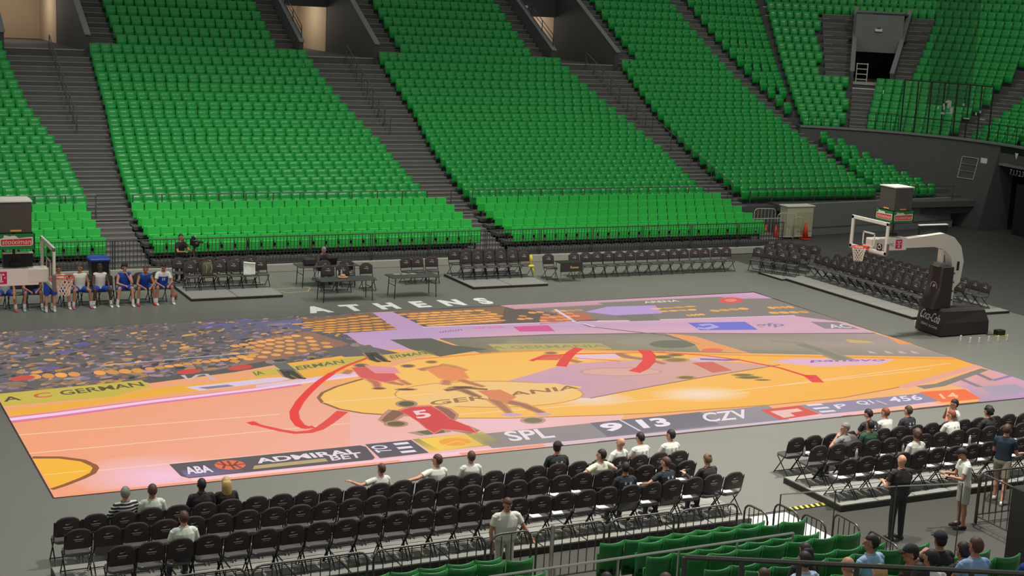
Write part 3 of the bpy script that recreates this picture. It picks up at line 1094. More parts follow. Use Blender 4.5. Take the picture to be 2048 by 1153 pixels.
def seat_bank(quad, nu, nv, col, layer, skip=0.15):
    Q = [fl(*q) for q in quad]
    for j in range(nv):
        for i in range(nu):
            if random.random() < skip:
                continue
            u, v = (i + .5 * (j % 2)) / nu, (j + .5) / nv
            c = (Q[0] * (1 - u) + Q[1] * u) * (1 - v) + (Q[3] * (1 - u) + Q[2] * u) * v
            sx = (Q[1] - Q[0]).length / nu * .50; sy = (Q[3] - Q[0]).length / nv * .36
            k = random.uniform(.9, 1.06)
            p.poly([(c.x + sx * math.cos(a * math.pi / 4), c.y + sy * math.sin(a * math.pi / 4)) for a in range(8)], tuple(min(255, x * k) for x in col), layer, True)


p.poly([(600, 640), (740, 628), (830, 659), (650, 668)], (132, 100, 76), 16)
seat_bank([(590, 648), (740, 629), (830, 660), (650, 668)], 7, 6, (238, 162, 74), 18, .05)
p.poly([(512, 680), (620, 664), (700, 690), (560, 720), (480, 732)], (150, 112, 92), 16)
seat_bank([(470, 690), (600, 668), (690, 694), (470, 728)], 8, 5, (236, 166, 96), 18, .08)
p.poly([(800, 626), (1010, 614), (1000, 648), (860, 656)], (138, 106, 84), 16)
seat_bank([(800, 628), (1000, 618), (1010, 644), (860, 655)], 9, 6, (238, 166, 90), 18, 0.1)
seat_bank([(300, 735), (520, 708), (520, 716), (300, 743)], 12, 1, (236, 162, 84), 19, 0.0)
seat_bank([(80, 748), (300, 735), (300, 748), (60, 762)], 9, 1, (236, 162, 84), 19, 0.1)
for x, y in ((45, 758), (378, 745), (480, 737)):
    p.ell(x, y, 26, 5, (204, 78, 72), 20, 10, tilt=-5)
p.stroke([(200, 733), (520, 705)], 0.05, (200, 196, 216), 20)
p.poly([(280, 762), (300, 768), (470, 746), (560, 730), (530, 724), (430, 742)], (96, 90, 86), 19)
p.stroke([(365, 752), (378, 762), (395, 752), (412, 750), (430, 762)], 0.12, (206, 184, 190), 20)
# lilac aisle and advertising band
p.poly([(745, 627), (785, 625), (850, 656), (800, 664)], (192, 152, 188), 21)
p.poly([(690, 668), (845, 657), (1024, 650), (1300, 642.5), (1590, 633.5), (1690, 646), (1750, 667), (1536, 668.5), (1200, 668), (1024, 672), (880, 679), (820, 700), (740, 702), (720, 690)],
       [(190, 156, 196)] * 2 + [(218, 172, 190)] * 8 + [(198, 160, 194)] * 4, 21)
p.stroke([(845, 656), (1100, 646.5), (1300, 641.5), (1590, 632.5)], 0.10, (236, 206, 232), 22)
p.stroke([(880, 679.5), (1100, 671), (1300, 668), (1536, 669), (1750, 668)], 0.12, (116, 104, 108), 22)
p.poly([(1026, 655), (1096, 652), (1110, 664), (1040, 665)], (214, 92, 146), 23)
p.text('dreia', (950, 660), (1010, 657), (946, 655), (226, 120, 160), 23)
p.text('union', (880, 668), (925, 663), (878, 663), (150, 116, 170), 23)
p.poly([(1375, 647), (1490, 645), (1516, 661), (1400, 662)], (118, 118, 206), 23)
p.stroke([(1400, 652), (1420, 650), (1432, 655), (1412, 659), (1395, 657)], 0.25, (180, 170, 220), 24)
p.text('gfp', (1512, 657), (1570, 656), (1510, 648), (150, 130, 156), 23)
p.poly([(1620, 645), (1675, 646), (1720, 660), (1650, 659)], (150, 136, 136), 23)
p.text('AC', (1662, 658), (1705, 657.5), (1652, 650), (222, 206, 216), 24)
p.poly([(1000, 612.3), (1507, 586.3), (1545, 598), (1400, 600), (1180, 612), (1030, 620)], [(206, 160, 176), (214, 170, 200), (206, 160, 196), (196, 150, 170), (180, 140, 150), (204, 150, 150)], 22)
p.poly([(1195, 607), (1440, 595), (1470, 602), (1220, 614)], (136, 130, 116), 23)
p.text('ARENA', (1290, 608), (1360, 604.5), (1284, 604.5), (226, 218, 210), 24)
p.ell(1462, 602, 24, 6, (226, 92, 92), 24); p.ell(1462, 602, 12, 3, (232, 140, 120), 25)
p.poly([(1170, 625), (1215, 615), (1310, 612), (1325, 628), (1230, 632)], (190, 158, 210), 23)
p.poly([(1230, 633), (1300, 630), (1322, 642), (1262, 644)], (128, 122, 112), 24)
p.poly([(1080, 634), (1170, 627), (1190, 640), (1080, 650)], (188, 112, 92), 22)
seat_bank([(1030, 626), (1170, 618), (1190, 640), (1050, 648)], 9, 4, (230, 150, 96), 23, 0.35)
for a, b, c, d in (((1310, 617), (1400, 611), (1405, 615), (1315, 621)), ((1325, 622), (1400, 618), (1405, 622), (1330, 626)), ((1425, 620), (1500, 615), (1510, 620), (1435, 626)), ((1540, 614), (1590, 612), (1596, 618), (1545, 620)), ((1545, 624), (1625, 622), (1630, 628), (1550, 630)), ((1375, 630), (1410, 627), (1415, 632), (1380, 635))):
    seat_bank([a, b, c, d], 4, 1, (238, 176, 86), 24, 0.0)
p.stroke([(1140, 640), (1180, 655), (1240, 662), (1330, 672), (1400, 690)], 0.10, (120, 104, 100), 25)
p.stroke([(1110, 620), (1150, 645), (1190, 655)], 0.12, (226, 206, 216), 25)
# blurred dark band behind the far baseline
p.poly([(880, 680), (1024, 673), (1200, 669), (1536, 670), (1752, 669), (1830, 692), (1910, 716), (1536, 709), (1420, 707), (1160, 700), (1024, 704), (960, 708)],
       [(128, 122, 104), (150, 138, 124), (142, 138, 118), (150, 142, 128), (176, 156, 150), (176, 158, 146), (160, 148, 132), (140, 136, 116), (132, 130, 108), (150, 140, 110), (176, 160, 110), (130, 122, 96)], 21)
p.poly([(780, 681), (862, 678), (905, 692), (975, 700), (880, 715), (820, 700)], (102, 100, 86), 24)
p.poly([(640, 700), (720, 690), (800, 708), (760, 712), (690, 716)], (110, 102, 100), 24)
p.ell(1345, 690, 46, 8, (118, 118, 98), 24); p.ell(1270, 685, 40, 6, (156, 148, 128), 23)
p.poly([(1330, 668), (1390, 674), (1440, 690), (1500, 708), (1400, 704), (1390, 690)], (238, 162, 104), 25)
p.ell(1425, 702, 22, 4, (232, 120, 96), 26)
p.poly([(1770, 672), (1800, 676), (1828, 690), (1800, 690)], (242, 160, 96), 25); p.poly([(1690, 680), (1740, 684), (1750, 688), (1700, 687)], (214, 176, 110), 25)
for x in (1735, 1768, 1795, 1820):
    p.poly([(x, 703), (x + 10, 705), (x + 20, 709), (x + 4, 708)], (206, 176, 186), 25)
p.stroke([(1540, 683), (1600, 688), (1640, 700), (1690, 722)], 0.25, (150, 146, 128), 26, 0.5)
# yellow advertising boards
p.poly([(-6, 790), (283, 762), (302, 775), (230, 795), (6, 815)], (204, 182, 76), 24)
p.text('A', (8, 806), (44, 802), (2, 797), (88, 76, 58), 25); p.text('C', (70, 799), (106, 795), (64, 790), (206, 96, 66), 25)
p.text('GERMAN', (124, 793), (290, 774), (116, 784), (96, 84, 60), 25)
p.poly([(500, 744), (620, 728), (735, 712), (722, 728), (640, 738), (512, 757)], (206, 180, 84), 24)
p.text('ERMAN', (595, 742), (690, 728), (590, 735), (120, 104, 70), 25); p.text('IA', (512, 753), (530, 750), (505, 746), (120, 104, 70), 25)
p.poly([(765, 712), (845, 702), (872, 711), (785, 723)], (206, 178, 90), 24)
p.text('ERMAN', (783, 719), (855, 710), (778, 713), (130, 114, 80), 25)
p.poly([(975, 690), (1200, 688), (1225, 700), (1000, 704)], (190, 172, 110), 24)
p.text('A GERMANIA', (985, 700), (1215, 696), (978, 694), (160, 146, 100), 25)
p.build('crowd_picture')

# --- players and referees
p = Pic()
BG = (248, 190, 120)


def limb(pts, w, c, l=31, w1=None, bg=BG):
    m = tuple((a + b) / 2 for a, b in zip(c, bg))
    p.stroke(pts, w * .75, m, l, (w1 or w) * .75)
    p.stroke(pts, w * .45, c, l + 1, (w1 or w) * .45)


def blob(x, y, rx, ry, c, l=33, bg=BG):
    p.ell(x, y, rx * 1.2, ry * 1.25, tuple((a + b) / 2 for a, b in zip(c, bg)), l, 14)
    p.ell(x, y, rx * .85, ry * .85, c, l + 1, 14)


def shape(pts, c, l=32, bg=BG):
    cx = sum(q[0] for q in pts) / len(pts); cy = sum(q[1] for q in pts) / len(pts)
    p.poly([(cx + (x - cx) * 1.07, cy + (y - cy) * 1.10) for x, y in pts], tuple((a + b) / 2 for a, b in zip(c, bg)), l)
    p.poly(pts, c, l + 1)


# two referees in dark clothes
for x, y in ((578, 741), (748, 707)):
    shape([(x - 36, y - 12), (x - 8, y - 15), (x + 14, y + 2), (x - 10, y + 4)], (112, 106, 102), 31, (190, 170, 120))
    limb([(x - 4, y), (x + 10, y + 9), (x + 22, y + 17)], 0.6, (72, 68, 60), 31, .35); limb([(x - 12, y), (x - 2, y + 14), (x + 12, y + 19)], 0.5, (70, 66, 58), 31, .3)
    blob(x - 38, y - 15, 8, 2.6, (150, 132, 128), 33, (150, 140, 130)); limb([(x + 18, y + 17), (x + 34, y + 18)], .22, (60, 56, 52), 31)
# man in red with the ball, seen from behind
bg = (246, 186, 160)
shape([(800, 824), (822, 817), (862, 815), (878, 823), (900, 840), (940, 856), (952, 868), (916, 862), (884, 860), (868, 868), (852, 858), (838, 846), (822, 836)], (216, 74, 74), 33, bg)
blob(813, 810, 19, 6.0, (104, 92, 66), 35, bg)
limb([(800, 824), (786, 833), (774, 843), (782, 848)], 0.85, (140, 98, 80), 31, .5, bg); blob(792, 850, 21, 5.5, (116, 96, 68), 33, bg)
limb([(866, 816), (888, 822), (902, 832), (900, 840), (888, 841)], 0.7, (150, 104, 86), 31, .4, bg)
limb([(858, 862), (872, 870)], 1.6, (112, 108, 80), 31, 1.1, bg); limb([(918, 858), (950, 867)], 0.9, (112, 98, 80), 31, .6, bg)
p.text('5', (836, 840), (866, 836), (822, 825), (244, 206, 206), 36, .03)
# pair in red and white near the arc
shape([(704, 738), (735, 734), (775, 738), (800, 760), (770, 766), (722, 757)], (218, 96, 92)); shape([(730, 733), (790, 737), (800, 748), (752, 748)], (230, 150, 160), 34)
limb([(765, 762), (786, 768), (808, 772)], 0.55, (196, 120, 96), 31, .3); limb([(735, 757), (752, 768), (756, 778)], 0.5, (196, 116, 96), 31, .3)
blob(722, 733, 14, 3.5, (122, 96, 80)); blob(758, 779, 13, 2, (112, 86, 66)); limb([(700, 742), (690, 750)], .4, (190, 120, 100)); limb([(800, 762), (820, 772)], .3, (190, 130, 100))
# orange pair
shape([(852, 740), (888, 735), (925, 742), (938, 758), (905, 764), (878, 758)], (236, 146, 92)); blob(816, 734, 13, 3, (130, 92, 80)); blob(863, 726, 11, 2.6, (150, 106, 70))
limb([(838, 742), (862, 738), (890, 734)], 0.45, (186, 124, 90), 31); limb([(880, 731), (905, 735), (930, 744)], .5, (206, 140, 90), 31)
limb([(915, 760), (940, 768), (968, 776)], 0.5, (190, 124, 90), 31, .3); limb([(895, 762), (890, 772)], .45, (196, 130, 96), 31); blob(812, 781, 20, 2, (110, 86, 66))
# long leaning player before the centre circle
limb([(890, 783), (930, 778), (975, 781)], 0.35, (128, 96, 72), 33, .25); shape([(955, 784), (1000, 782), (1032, 796), (1012, 808), (985, 800)], (222, 138, 96))
limb([(900, 776), (930, 784), (955, 795)], 0.55, (150, 112, 84), 31, .35); limb([(1000, 802), (1045, 812), (1085, 828)], 0.7, (172, 118, 88), 31, .4); limb([(985, 800), (1005, 815), (1020, 830)], 0.6, (180, 124, 92), 31, .3)
blob(925, 777, 24, 2.4, (112, 88, 66)); blob(1024, 832, 20, 3, (206, 166, 196)); blob(1086, 831, 16, 2.6, (206, 166, 190)); blob(1066, 843, 22, 6, (132, 122, 92), 31, (246, 190, 170))
# players under the far basket
shape([(1060, 722), (1088, 711), (1128, 712), (1115, 722), (1085, 722)], (222, 108, 84)); blob(1102, 708, 12, 2.6, (160, 110, 84)); limb([(1110, 716), (1140, 722), (1160, 727)], .5, (190, 124, 90))
p.poly([(1150, 712), (1230, 709), (1242, 718), (1160, 722)], (232, 196, 212), 32)
limb([(1232, 708), (1255, 716), (1300, 722), (1330, 730)], 0.7, (176, 126, 104), 31, .4); blob(1325, 716, 20, 3, (118, 108, 72)); blob(1350, 712, 16, 2.4, (120, 112, 74)); blob(1352, 722, 24, 4, (156, 120, 90))
shape([(1385, 728), (1425, 726), (1462, 742), (1425, 747)], (214, 112, 96), 32, (216, 160, 150)); p.poly([(1365, 719), (1420, 715), (1485, 722), (1410, 727)], (226, 184, 200), 31); limb([(1400, 720), (1450, 722), (1480, 721)], .3, (120, 108, 160), 33)
blob(1372, 757, 18, 3, (130, 110, 76)); blob(1485, 752, 20, 2.4, (126, 112, 70)); blob(1498, 757, 24, 2.6, (120, 108, 70)); blob(1525, 762, 15, 1.6, (140, 110, 70))
limb([(1600, 690), (1650, 706), (1690, 722)], .8, (140, 136, 116), 31, 1.0, (180, 160, 140))
p.build('player_picture')

# --- score strip along the near edge
p = Pic()
p.poly([(345, 960), (700, 924), (1200, 873), (1500, 843), (1860, 806), (1890, 812), (1500, 853), (1200, 885), (800, 925.5), (380, 969)], [(250, 190, 196)] * 10, 29)
p.poly([(338, 931), (720, 893), (732, 896), (750, 918), (745, 922), (378, 959), (362, 955)], (96, 86, 90), 30)
p.grad([(360, 944), (470, 934), (490, 946), (375, 957)], [(112, 98, 130), (98, 88, 92), (104, 92, 110), (140, 120, 170)], 31, 4)
p.text('ABA', (376, 951), (428, 946.5), (366, 937), (240, 222, 236), 33, .035)
p.ell(460, 932.5, 31, 9.5, (236, 112, 74), 33, 24)
for q in ([(432, 930), (460, 934), (490, 930)], [(455, 924), (462, 933), (470, 941)], [(440, 925), (450, 932), (446, 940)], [(476, 925), (468, 932), (482, 938)]):
    p.stroke(q, 0.06, (130, 70, 60), 34)
p.text('ADMIRAL', (516, 929.5), (722, 908.5), (506, 920), (238, 222, 226), 33, .03)
p.poly([(508, 934), (650, 919), (656, 925), (506, 941)], (190, 166, 118), 33)
p.text('BET', (664, 924), (726, 917), (658, 914), (226, 214, 222), 33)
p.poly([(730, 891), (822, 882), (858, 908), (760, 919)], (96, 90, 98), 30)
p.text('TO', (787, 905.5), (770, 892), (755, 908), (236, 222, 236), 33)
for k in range(3):
    p.stroke([(788 + 7 * k, 891 + 8 * k), (817 + 7 * k, 888 + 8 * k)], 0.15, (238, 226, 238), 33)
p.grad([(824, 881), (965, 866), (1010, 890), (862, 906)], [(150, 150, 80), (200, 180, 96), (150, 140, 110), (252, 204, 80)], 30, 8)
p.grad([(838, 880), (930, 870), (968, 893), (880, 903)], [(252, 206, 84), (246, 196, 90), (226, 190, 96), (252, 206, 84)], 31, 4)
p.ell(910, 886, 32, 8, (244, 166, 66), 32); p.stroke([(885, 893), (915, 884), (940, 892)], 0.07, (240, 196, 90), 33)
p.grad([(945, 872), (1536, 813), (1580, 842), (985, 899)], [(150, 140, 130), (160, 148, 152), (150, 142, 152), (150, 140, 140)], 30, 10)
p.grad([(1180, 848), (1400, 826), (1440, 852), (1215, 876)], [(120, 112, 122), (126, 116, 126), (130, 120, 132), (124, 116, 126)], 31, 4)
p.text('SPL', (1022, 885), (1112, 877), (1004, 866), (242, 226, 232), 33)
p.text('9', (1208, 866), (1252, 862), (1196, 850), (244, 232, 242), 33, .04); p.text('13', (1288, 859), (1346, 853.5), (1270, 842), (244, 232, 242), 33, .04)
p.text('9', (1209.5, 866), (1251.5, 862), (1197.5, 851), (244, 232, 242), 34); p.text('13', (1287.5, 859), (1343.5, 853.5), (1269.5, 843), (244, 232, 242), 34)
p.stroke([(1238, 841), (1280, 864)], 0.06, (226, 214, 226), 33)
p.text('CZV', (1412, 847), (1502, 838), (1400, 829), (240, 228, 236), 33)
p.poly([(1520, 822), (1598, 813), (1640, 830), (1560, 842)], (222, 92, 82), 31)
p.poly([(1540, 825), (1595, 819), (1606, 824), (1580, 828), (1590, 834), (1568, 838)], (240, 196, 186), 32)
p.poly([(1598, 813), (1830, 790), (1850, 786), (1895, 802), (1720, 824), (1645, 831)], (152, 142, 162), 30)
for k in range(3):
    p.stroke([(1614 + 13 * k, 813 + 6.5 * k), (1644 + 13 * k, 810.5 + 6.5 * k)], 0.14, (236, 224, 236), 33)
p.text('P', (1676, 820), (1698, 817), (1666, 812), (236, 224, 236), 33)
p.text('Q1', (1722, 813), (1752, 810), (1708, 805), (236, 224, 240), 33); p.text('456', (1784, 807), (1848, 801), (1772, 797), (236, 224, 240), 33)
p.stroke([(1752, 803), (1774, 811)], 0.05, (226, 214, 232), 33)
p.poly([(1838, 786), (1930, 780), (1962, 800), (1884, 807)], (250, 116, 66), 32); p.text('14', (1886, 800), (1920, 797), (1876, 790), (250, 196, 150), 33)
p.stroke([(120, 995.5), (800, 924)], 0.16, (250, 160, 120), 30); p.stroke([(385, 963), (800, 920.5), (1000, 900)], 0.2, (252, 206, 214), 30)
p.stroke([(1090, 894), (1200, 882), (1540, 847), (1680, 833)], 0.18, (214, 196, 206), 31)
p.stroke([(920, 911), (1090, 893)], 0.2, (246, 160, 130), 31)
p.poly([(1700, 833), (1770, 818), (1840, 812), (1880, 811), (1830, 819)], (250, 190, 160), 31)
# lilac corner with grey bars at the right
p.poly([(1885, 768), (1965, 742), (1990, 742), (2125, 787), (2100, 792), (1960, 806), (1935, 780)], [(246, 176, 150), (240, 170, 150), (214, 166, 206), (196, 152, 214), (196, 156, 206), (180, 156, 176), (206, 160, 190)], 28)
p.stroke([(1840, 777), (1880, 772), (1970, 740)], 0.35, (142, 130, 120), 31, .25); p.stroke([(1945, 745), (1985, 763)], 0.2, (140, 126, 130), 31); p.stroke([(1915, 757), (1960, 776)], 0.2, (150, 130, 136), 31)
p.stroke([(1985, 763), (2040, 752)], 0.15, (150, 130, 170), 31); p.poly([(1960, 775), (2030, 770), (2060, 785), (1990, 795)], (176, 160, 176), 29)
p.stroke([(1803, 777), (1880, 755), (1960, 733)], 0.3, (236, 168, 150), 30)
p.build('score_picture')

# --- red pen strokes
p = Pic()
R_ = (232, 78, 72)
p.stroke([(735, 718), (708, 728), (690, 735), (665, 748), (640, 765), (618, 785), (600, 805), (588, 826), (588, 840), (598, 853), (612, 858), (628, 856)], 0.12, R_, 40, 0.22)
p.stroke([(665, 748), (640, 765), (618, 785), (600, 805), (588, 826), (590, 840), (600, 853), (612, 858)], 0.2, R_, 40, 0.26)
p.stroke([(685, 825), (672, 836), (655, 849), (638, 860), (620, 866), (590, 868), (560, 863), (530, 856), (500, 848)], 0.30, R_, 40, 0.14)
p.stroke([(500, 846), (512, 852)], 0.22, R_, 40)
p.stroke([(1158, 698), (1142, 708), (1130, 722), (1122, 735)], 0.3, R_, 40, 0.32)
p.stroke([(1062, 724), (1090, 714), (1140, 710), (1250, 708), (1330, 706)], 0.14, R_, 40, 0.05); p.stroke([(1150, 718), (1240, 724)], 0.06, R_, 40)
p.stroke([(1288, 702), (1298, 712), (1298, 724), (1285, 738), (1268, 746)], 0.42, R_, 40, 0.36)
p.stroke([(1300, 706), (1400, 712), (1480, 722), (1560, 738), (1625, 758)], 0.08, R_, 40, 0.16)
p.stroke([(1618, 752), (1628, 760), (1636, 767)], 0.42, R_, 40, 0.36)
p.build('pen_mark')

# lettering on the apron
t = MB()
text_on(t, 'A  T  H  E  N  S', (-3.3, 7.83, 0.004), (3.42, 7.83, 0.004), (-3.3, 8.87, 0.004), mat('white_floor_paint', rgb(250, 250, 245), 0.5), 0.055)
tag(obj('floor_lettering', t), 'white ATHENS lettering on the grey apron beyond the screen floor', 'lettering')

# ------------------------------------------------------------------ black folding chairs
def round_outline(w, h, rt, rb, n=5):
    pts = []
    for cx, cz, r, a0 in ((w / 2 - rt, h - rt, rt, 0), (-w / 2 + rt, h - rt, rt, 90), (-w / 2 + rb, rb, rb, 180), (w / 2 - rb, rb, rb, 270)):
        for i in range(n):
            a = math.radians(a0 + 90 * i / (n - 1))
            pts.append((cx + r * math.cos(a), cz + r * math.sin(a)))
    return pts


def pad(mb, outline, layers, tr, m):
    """soft pad: outline (a,b) scaled about its middle for each (scale, offset) layer"""
    ca = sum(p[0] for p in outline) / len(outline); cb = (min(p[1] for p in outline) + max(p[1] for p in outline)) / 2
    rings = [[Vector(tr(ca + (a - ca) * s, cb + (b - cb) * s, o)) for a, b in outline] for s, o in layers]
    mb.loft(rings, m)


def back_tr(a, b, o):
    z = 0.555 + b
    return (a, -0.155 - 0.17 * b + o - 0.9 * a * a * -1 * 0.25, z)


def chair_meshes(fabric, vinyl):
    M = {}
    mb = MB(); mb.smooth = True
    pad(mb, round_outline(0.475, 0.39, 0.19, 0.06), [(0.86, 0.028), (0.97, 0.018), (1.0, 0), (0.97, -0.018), (0.86, -0.028)], back_tr, fabric)
    M['backrest'] = mb.mesh('backrest')
    mb = MB(); mb.smooth = True
    pad(mb, round_outline(0.44, 0.42, 0.09, 0.09), [(0.93, 0.425), (1.0, 0.445), (0.985, 0.468), (0.9, 0.48)], lambda a, b, o: (a, b - 0.17, o + 0.02 * (b - .2)), vinyl)
    M['seat'] = mb.mesh('seat')
    mb = MB(); mb.smooth = True
    pad(mb, round_outline(0.44, 0.42, 0.09, 0.09), [(0.93, -0.02), (1.0, -0.005), (0.985, 0.02), (0.9, 0.03)], lambda a, b, o: (a, -0.10 - 0.12 * b + o, 0.36 + b), vinyl)
    M['seat_up'] = mb.mesh('seat')
    mb = MB()
    for sgn in (1, -1):
        off = 0.034 * sgn
        sw = [(-0.06, 0.25), (-0.02, 0.235), (0.07, 0.28), (0.0, 0.258), (-0.03, 0.265)]
        vs = [back_tr(a, b, off) for a, b in sw]
        mb.add(vs, [tuple(range(5)) if sgn > 0 else tuple(range(5))[::-1]], PRINT)
        for z0, z1, w in ((0.185, 0.205, 0.085), (0.155, 0.165, 0.06)):
            vs = [back_tr(a, b, off) for a, b in ((-w, z0), (w, z0), (w, z1), (-w, z1))]
            mb.add(vs, [(0, 1, 2, 3)], PRINT)
    M['printed_logo'] = mb.mesh('printed_logo')
    for k, x in (('a', 0.232), ('b', -0.232)):
        mb = MB(); mb.tube([(x, -0.215, 0.86), (x, -0.13, 0.50), (x, 0.24, 0.01)], 0.013, BLACKM, 5); M['leg_front_' + k] = mb.mesh('leg')
        mb = MB(); mb.tube([(x * .93, 0.18, 0.43), (x * .93, -0.27, 0.01)], 0.013, BLACKM, 5); M['leg_rear_' + k] = mb.mesh('leg')
    mb = MB()
    mb.tube([(-0.232, 0.22, 0.035), (0.232, 0.22, 0.035)], 0.011, BLACKM, 5); M['stretcher_a'] = mb.mesh('stretcher')
    mb = MB(); mb.tube([(-0.216, -0.24, 0.04), (0.216, -0.24, 0.04)], 0.011, BLACKM, 5); M['stretcher_b'] = mb.mesh('stretcher')
    mb = MB()
    for x in (0.232, -0.232):
        mb.tube([(x, -0.215, 0.86), (x, -0.13, 0.50), (x, 0.24, 0.01)], 0.014, BLACKM, 4); mb.tube([(x * .93, 0.18, 0.43), (x * .93, -0.27, 0.01)], 0.014, BLACKM, 4)
    mb.tube([(-0.232, 0.22, 0.035), (0.232, 0.22, 0.035)], 0.012, BLACKM, 4)
    mb.tube([(-0.216, -0.24, 0.04), (0.216, -0.24, 0.04)], 0.012, BLACKM, 4)
    M['frame'] = mb.mesh('frame')
    return M


CH = chair_meshes(BLACKF, VINYL_SHEEN)


def folding_chair(x, y, z, rz, label, group, full=True, up=False):
    t = thing('folding_chair', label, 'chair', (x, y, z), rz, group)
    b = link('backrest', CH['backrest'], t)
    link('printed_logo', CH['printed_logo'], b)
    link('seat', CH['seat_up' if up else 'seat'], t)
    if full:
        for k in ('leg_front_a', 'leg_front_b', 'leg_rear_a', 'leg_rear_b'):
            link('leg', CH[k], t)
        link('stretcher', CH['stretcher_a'], t); link('stretcher', CH['stretcher_b'], t)
    else:
        link('frame', CH['frame'], t)
    return t


def platform(label, x0, x1, y0, y1, z, nx, ny, group=None, edge=0.0):
    """low deck of panels with a black rim"""
    t = thing('platform', label, 'platform', ((x0 + x1) / 2, (y0 + y1) / 2, 0), 0, group)
    mb = MB(); mb.box((0, 0, (z - 0.02) / 2), (x1 - x0, y1 - y0, z - 0.02), DECKE); obj('frame', mb, t)
    dx, dy = (x1 - x0) / nx, (y1 - y0) / ny
    mb = MB(); mb.box((0, 0, 0), (dx - 0.03, dy - 0.03, 0.03), DECK, bev=0.004)
    me = mb.mesh('deck_panel')
    for i in range(nx):
        for j in range(ny):
            link('deck_panel', me, t, (-(x1 - x0) / 2 + dx * (i + .5), -(y1 - y0) / 2 + dy * (j + .5), z - 0.012))
    return t


PI = math.pi
random.seed(21)
# near side, left block: three rows facing the court
GN = 'low decks under the near chairs'
platform('pale panelled low deck under the rear rows of near left chairs', -14.75, -1.2, -13.5, -11.5, 0.14, 14, 2, GN)
OCC = {}
papers = []
for r, (y, z, x0, n) in enumerate(((-11.03, 0.0, -14.41, 27), (-12.08, 0.14, -14.41, 26), (-13.05, 0.14, -13.89, 26))):
    for i in range(n):
        x = x0 + 0.494 * i
        up = (r, i) in ((1, 1), (2, 20), (1, 4), (2, 22), (0, 24))
        folding_chair(x, y + random.uniform(-.02, .02), z, random.uniform(-.04, .04), 'black folding chair, %s from left, %s, near block left of the gap' % (ORD[i], RN[r]), 'folding chairs in the near left block', True, up)
        if x > -6.2 and not up and random.random() < 0.75:
            papers.append((x, y, z, 'the %s chair, %s, near left block' % (ORD[i], RN[r])))
# near side, right block
platform('pale panelled low deck under the rear rows of near right chairs', 1.1, 10.3, -13.5, -11.5, 0.14, 9, 2, GN)
for r, (y, z, x0, n) in enumerate(((-11.03, 0.0, 1.6, 17), (-12.08, 0.14, 1.4, 17), (-13.05, 0.14, 1.4, 17))):
    for i in range(n):
        x = x0 + 0.497 * i
        folding_chair(x, y + random.uniform(-.02, .02), z, random.uniform(-.04, .04), 'black folding chair, %s from left, %s, near block right of the gap' % (ORD[i], RN[r]), 'folding chairs in the near right block', True)
        if random.random() < 0.7:
            papers.append((x, y, z, 'the %s chair, %s, near right block' % (ORD[i], RN[r])))
mbp = MB(); mbp.box((0, 0, 0.001), (0.21, 0.28, 0.002), WHITEP)
PAPER = mbp.mesh('paper_sheet')
for x, y, z, w in papers:
    o = link('paper_sheet', PAPER, None, (x - 0.05, y - 0.05, z + 0.484), random.uniform(-.3, .3))
    tag(o, 'white paper sheet on ' + w, 'paper', 'paper sheets on the chairs')
# water bottles on chairs and floor
def bottle(x, y, z, label):
    t = thing('water_bottle', label, 'bottle', (x, y, z), 0, 'clear water bottles')
    mb = MB(); mb.smooth = True; mb.tube([(0, 0, 0), (0, 0, .14), (0, 0, .17), (0, 0, .20)], [.032, .032, .026, .013], mat('bottle_plastic', rgb(214, 220, 222), .15, alpha=.75), 8); obj('bottle_body', mb, t)
    mb = MB(); mb.tube([(0, 0, .20), (0, 0, .225)], .015, WHITE, 8); obj('cap', mb, t)


for x, y, z, w in ((1.85, -11.2, .48, 'between the first two chairs of the front row, near right block'), (2.62, -11.2, .48, 'by the third chair of the front row, near right block'), (2.42, -12.3, .69, 'on the third chair of the second row, near right block'),
                   (3.75, -12.3, .69, 'behind the man in green, near right block'), (4.5, -11.2, .48, 'beside the man in the black shirt with a crest, near right block'), (5.75, -12.3, .69, 'behind the curly man in white, near right block'),
                   (7.3, -10.6, 0, 'on the floor before the near right block, left one'), (8.1, -10.6, 0, 'on the floor before the near right block, right one')):
    bottle(x, y, z, 'clear water bottle ' + w)

# end-line block, chairs turned towards the court
GE = 'folding chairs behind the far basket'
platform('long low deck under the chairs behind the far basket', 16.75, 21.3, 1.9, 9.5, 0.10, 4, 6)
for r, (x, y0, n) in enumerate(((17.98, 9.05, 13), (18.8, 8.9, 13), (19.62, 9.05, 13), (20.5, 9.2, 14))):
    for i in range(n):
        folding_chair(x, y0 - 0.51 * i, 0.10 + 0.03 * r * 0, PI / 2, 'black folding chair, %s from the far end, %s behind the far basket' % (ORD[i], RN[r]), GE, False)
# diagonal corner block
platform('low deck under the chairs set diagonally in the far corner', 16.55, 17.45, 9.2, 10.75, 0.08, 1, 2)
for r in range(3):
    bx, by = (16.80 + 1.2 * r, 10.45 + 0.9 * r)
    for i in range(4):
        x, y = bx - 0.28 + 0.27 * i - 0.1 * r * 0, by + 0.45 - 0.44 * i
        folding_chair(x, y, 0.08 if r == 0 else 0.0, math.radians(122), 'black folding chair, %s from left, %s of the diagonal group in the far corner' % (ORD[i], RN[r]), 'folding chairs set diagonally in the far corner', False)
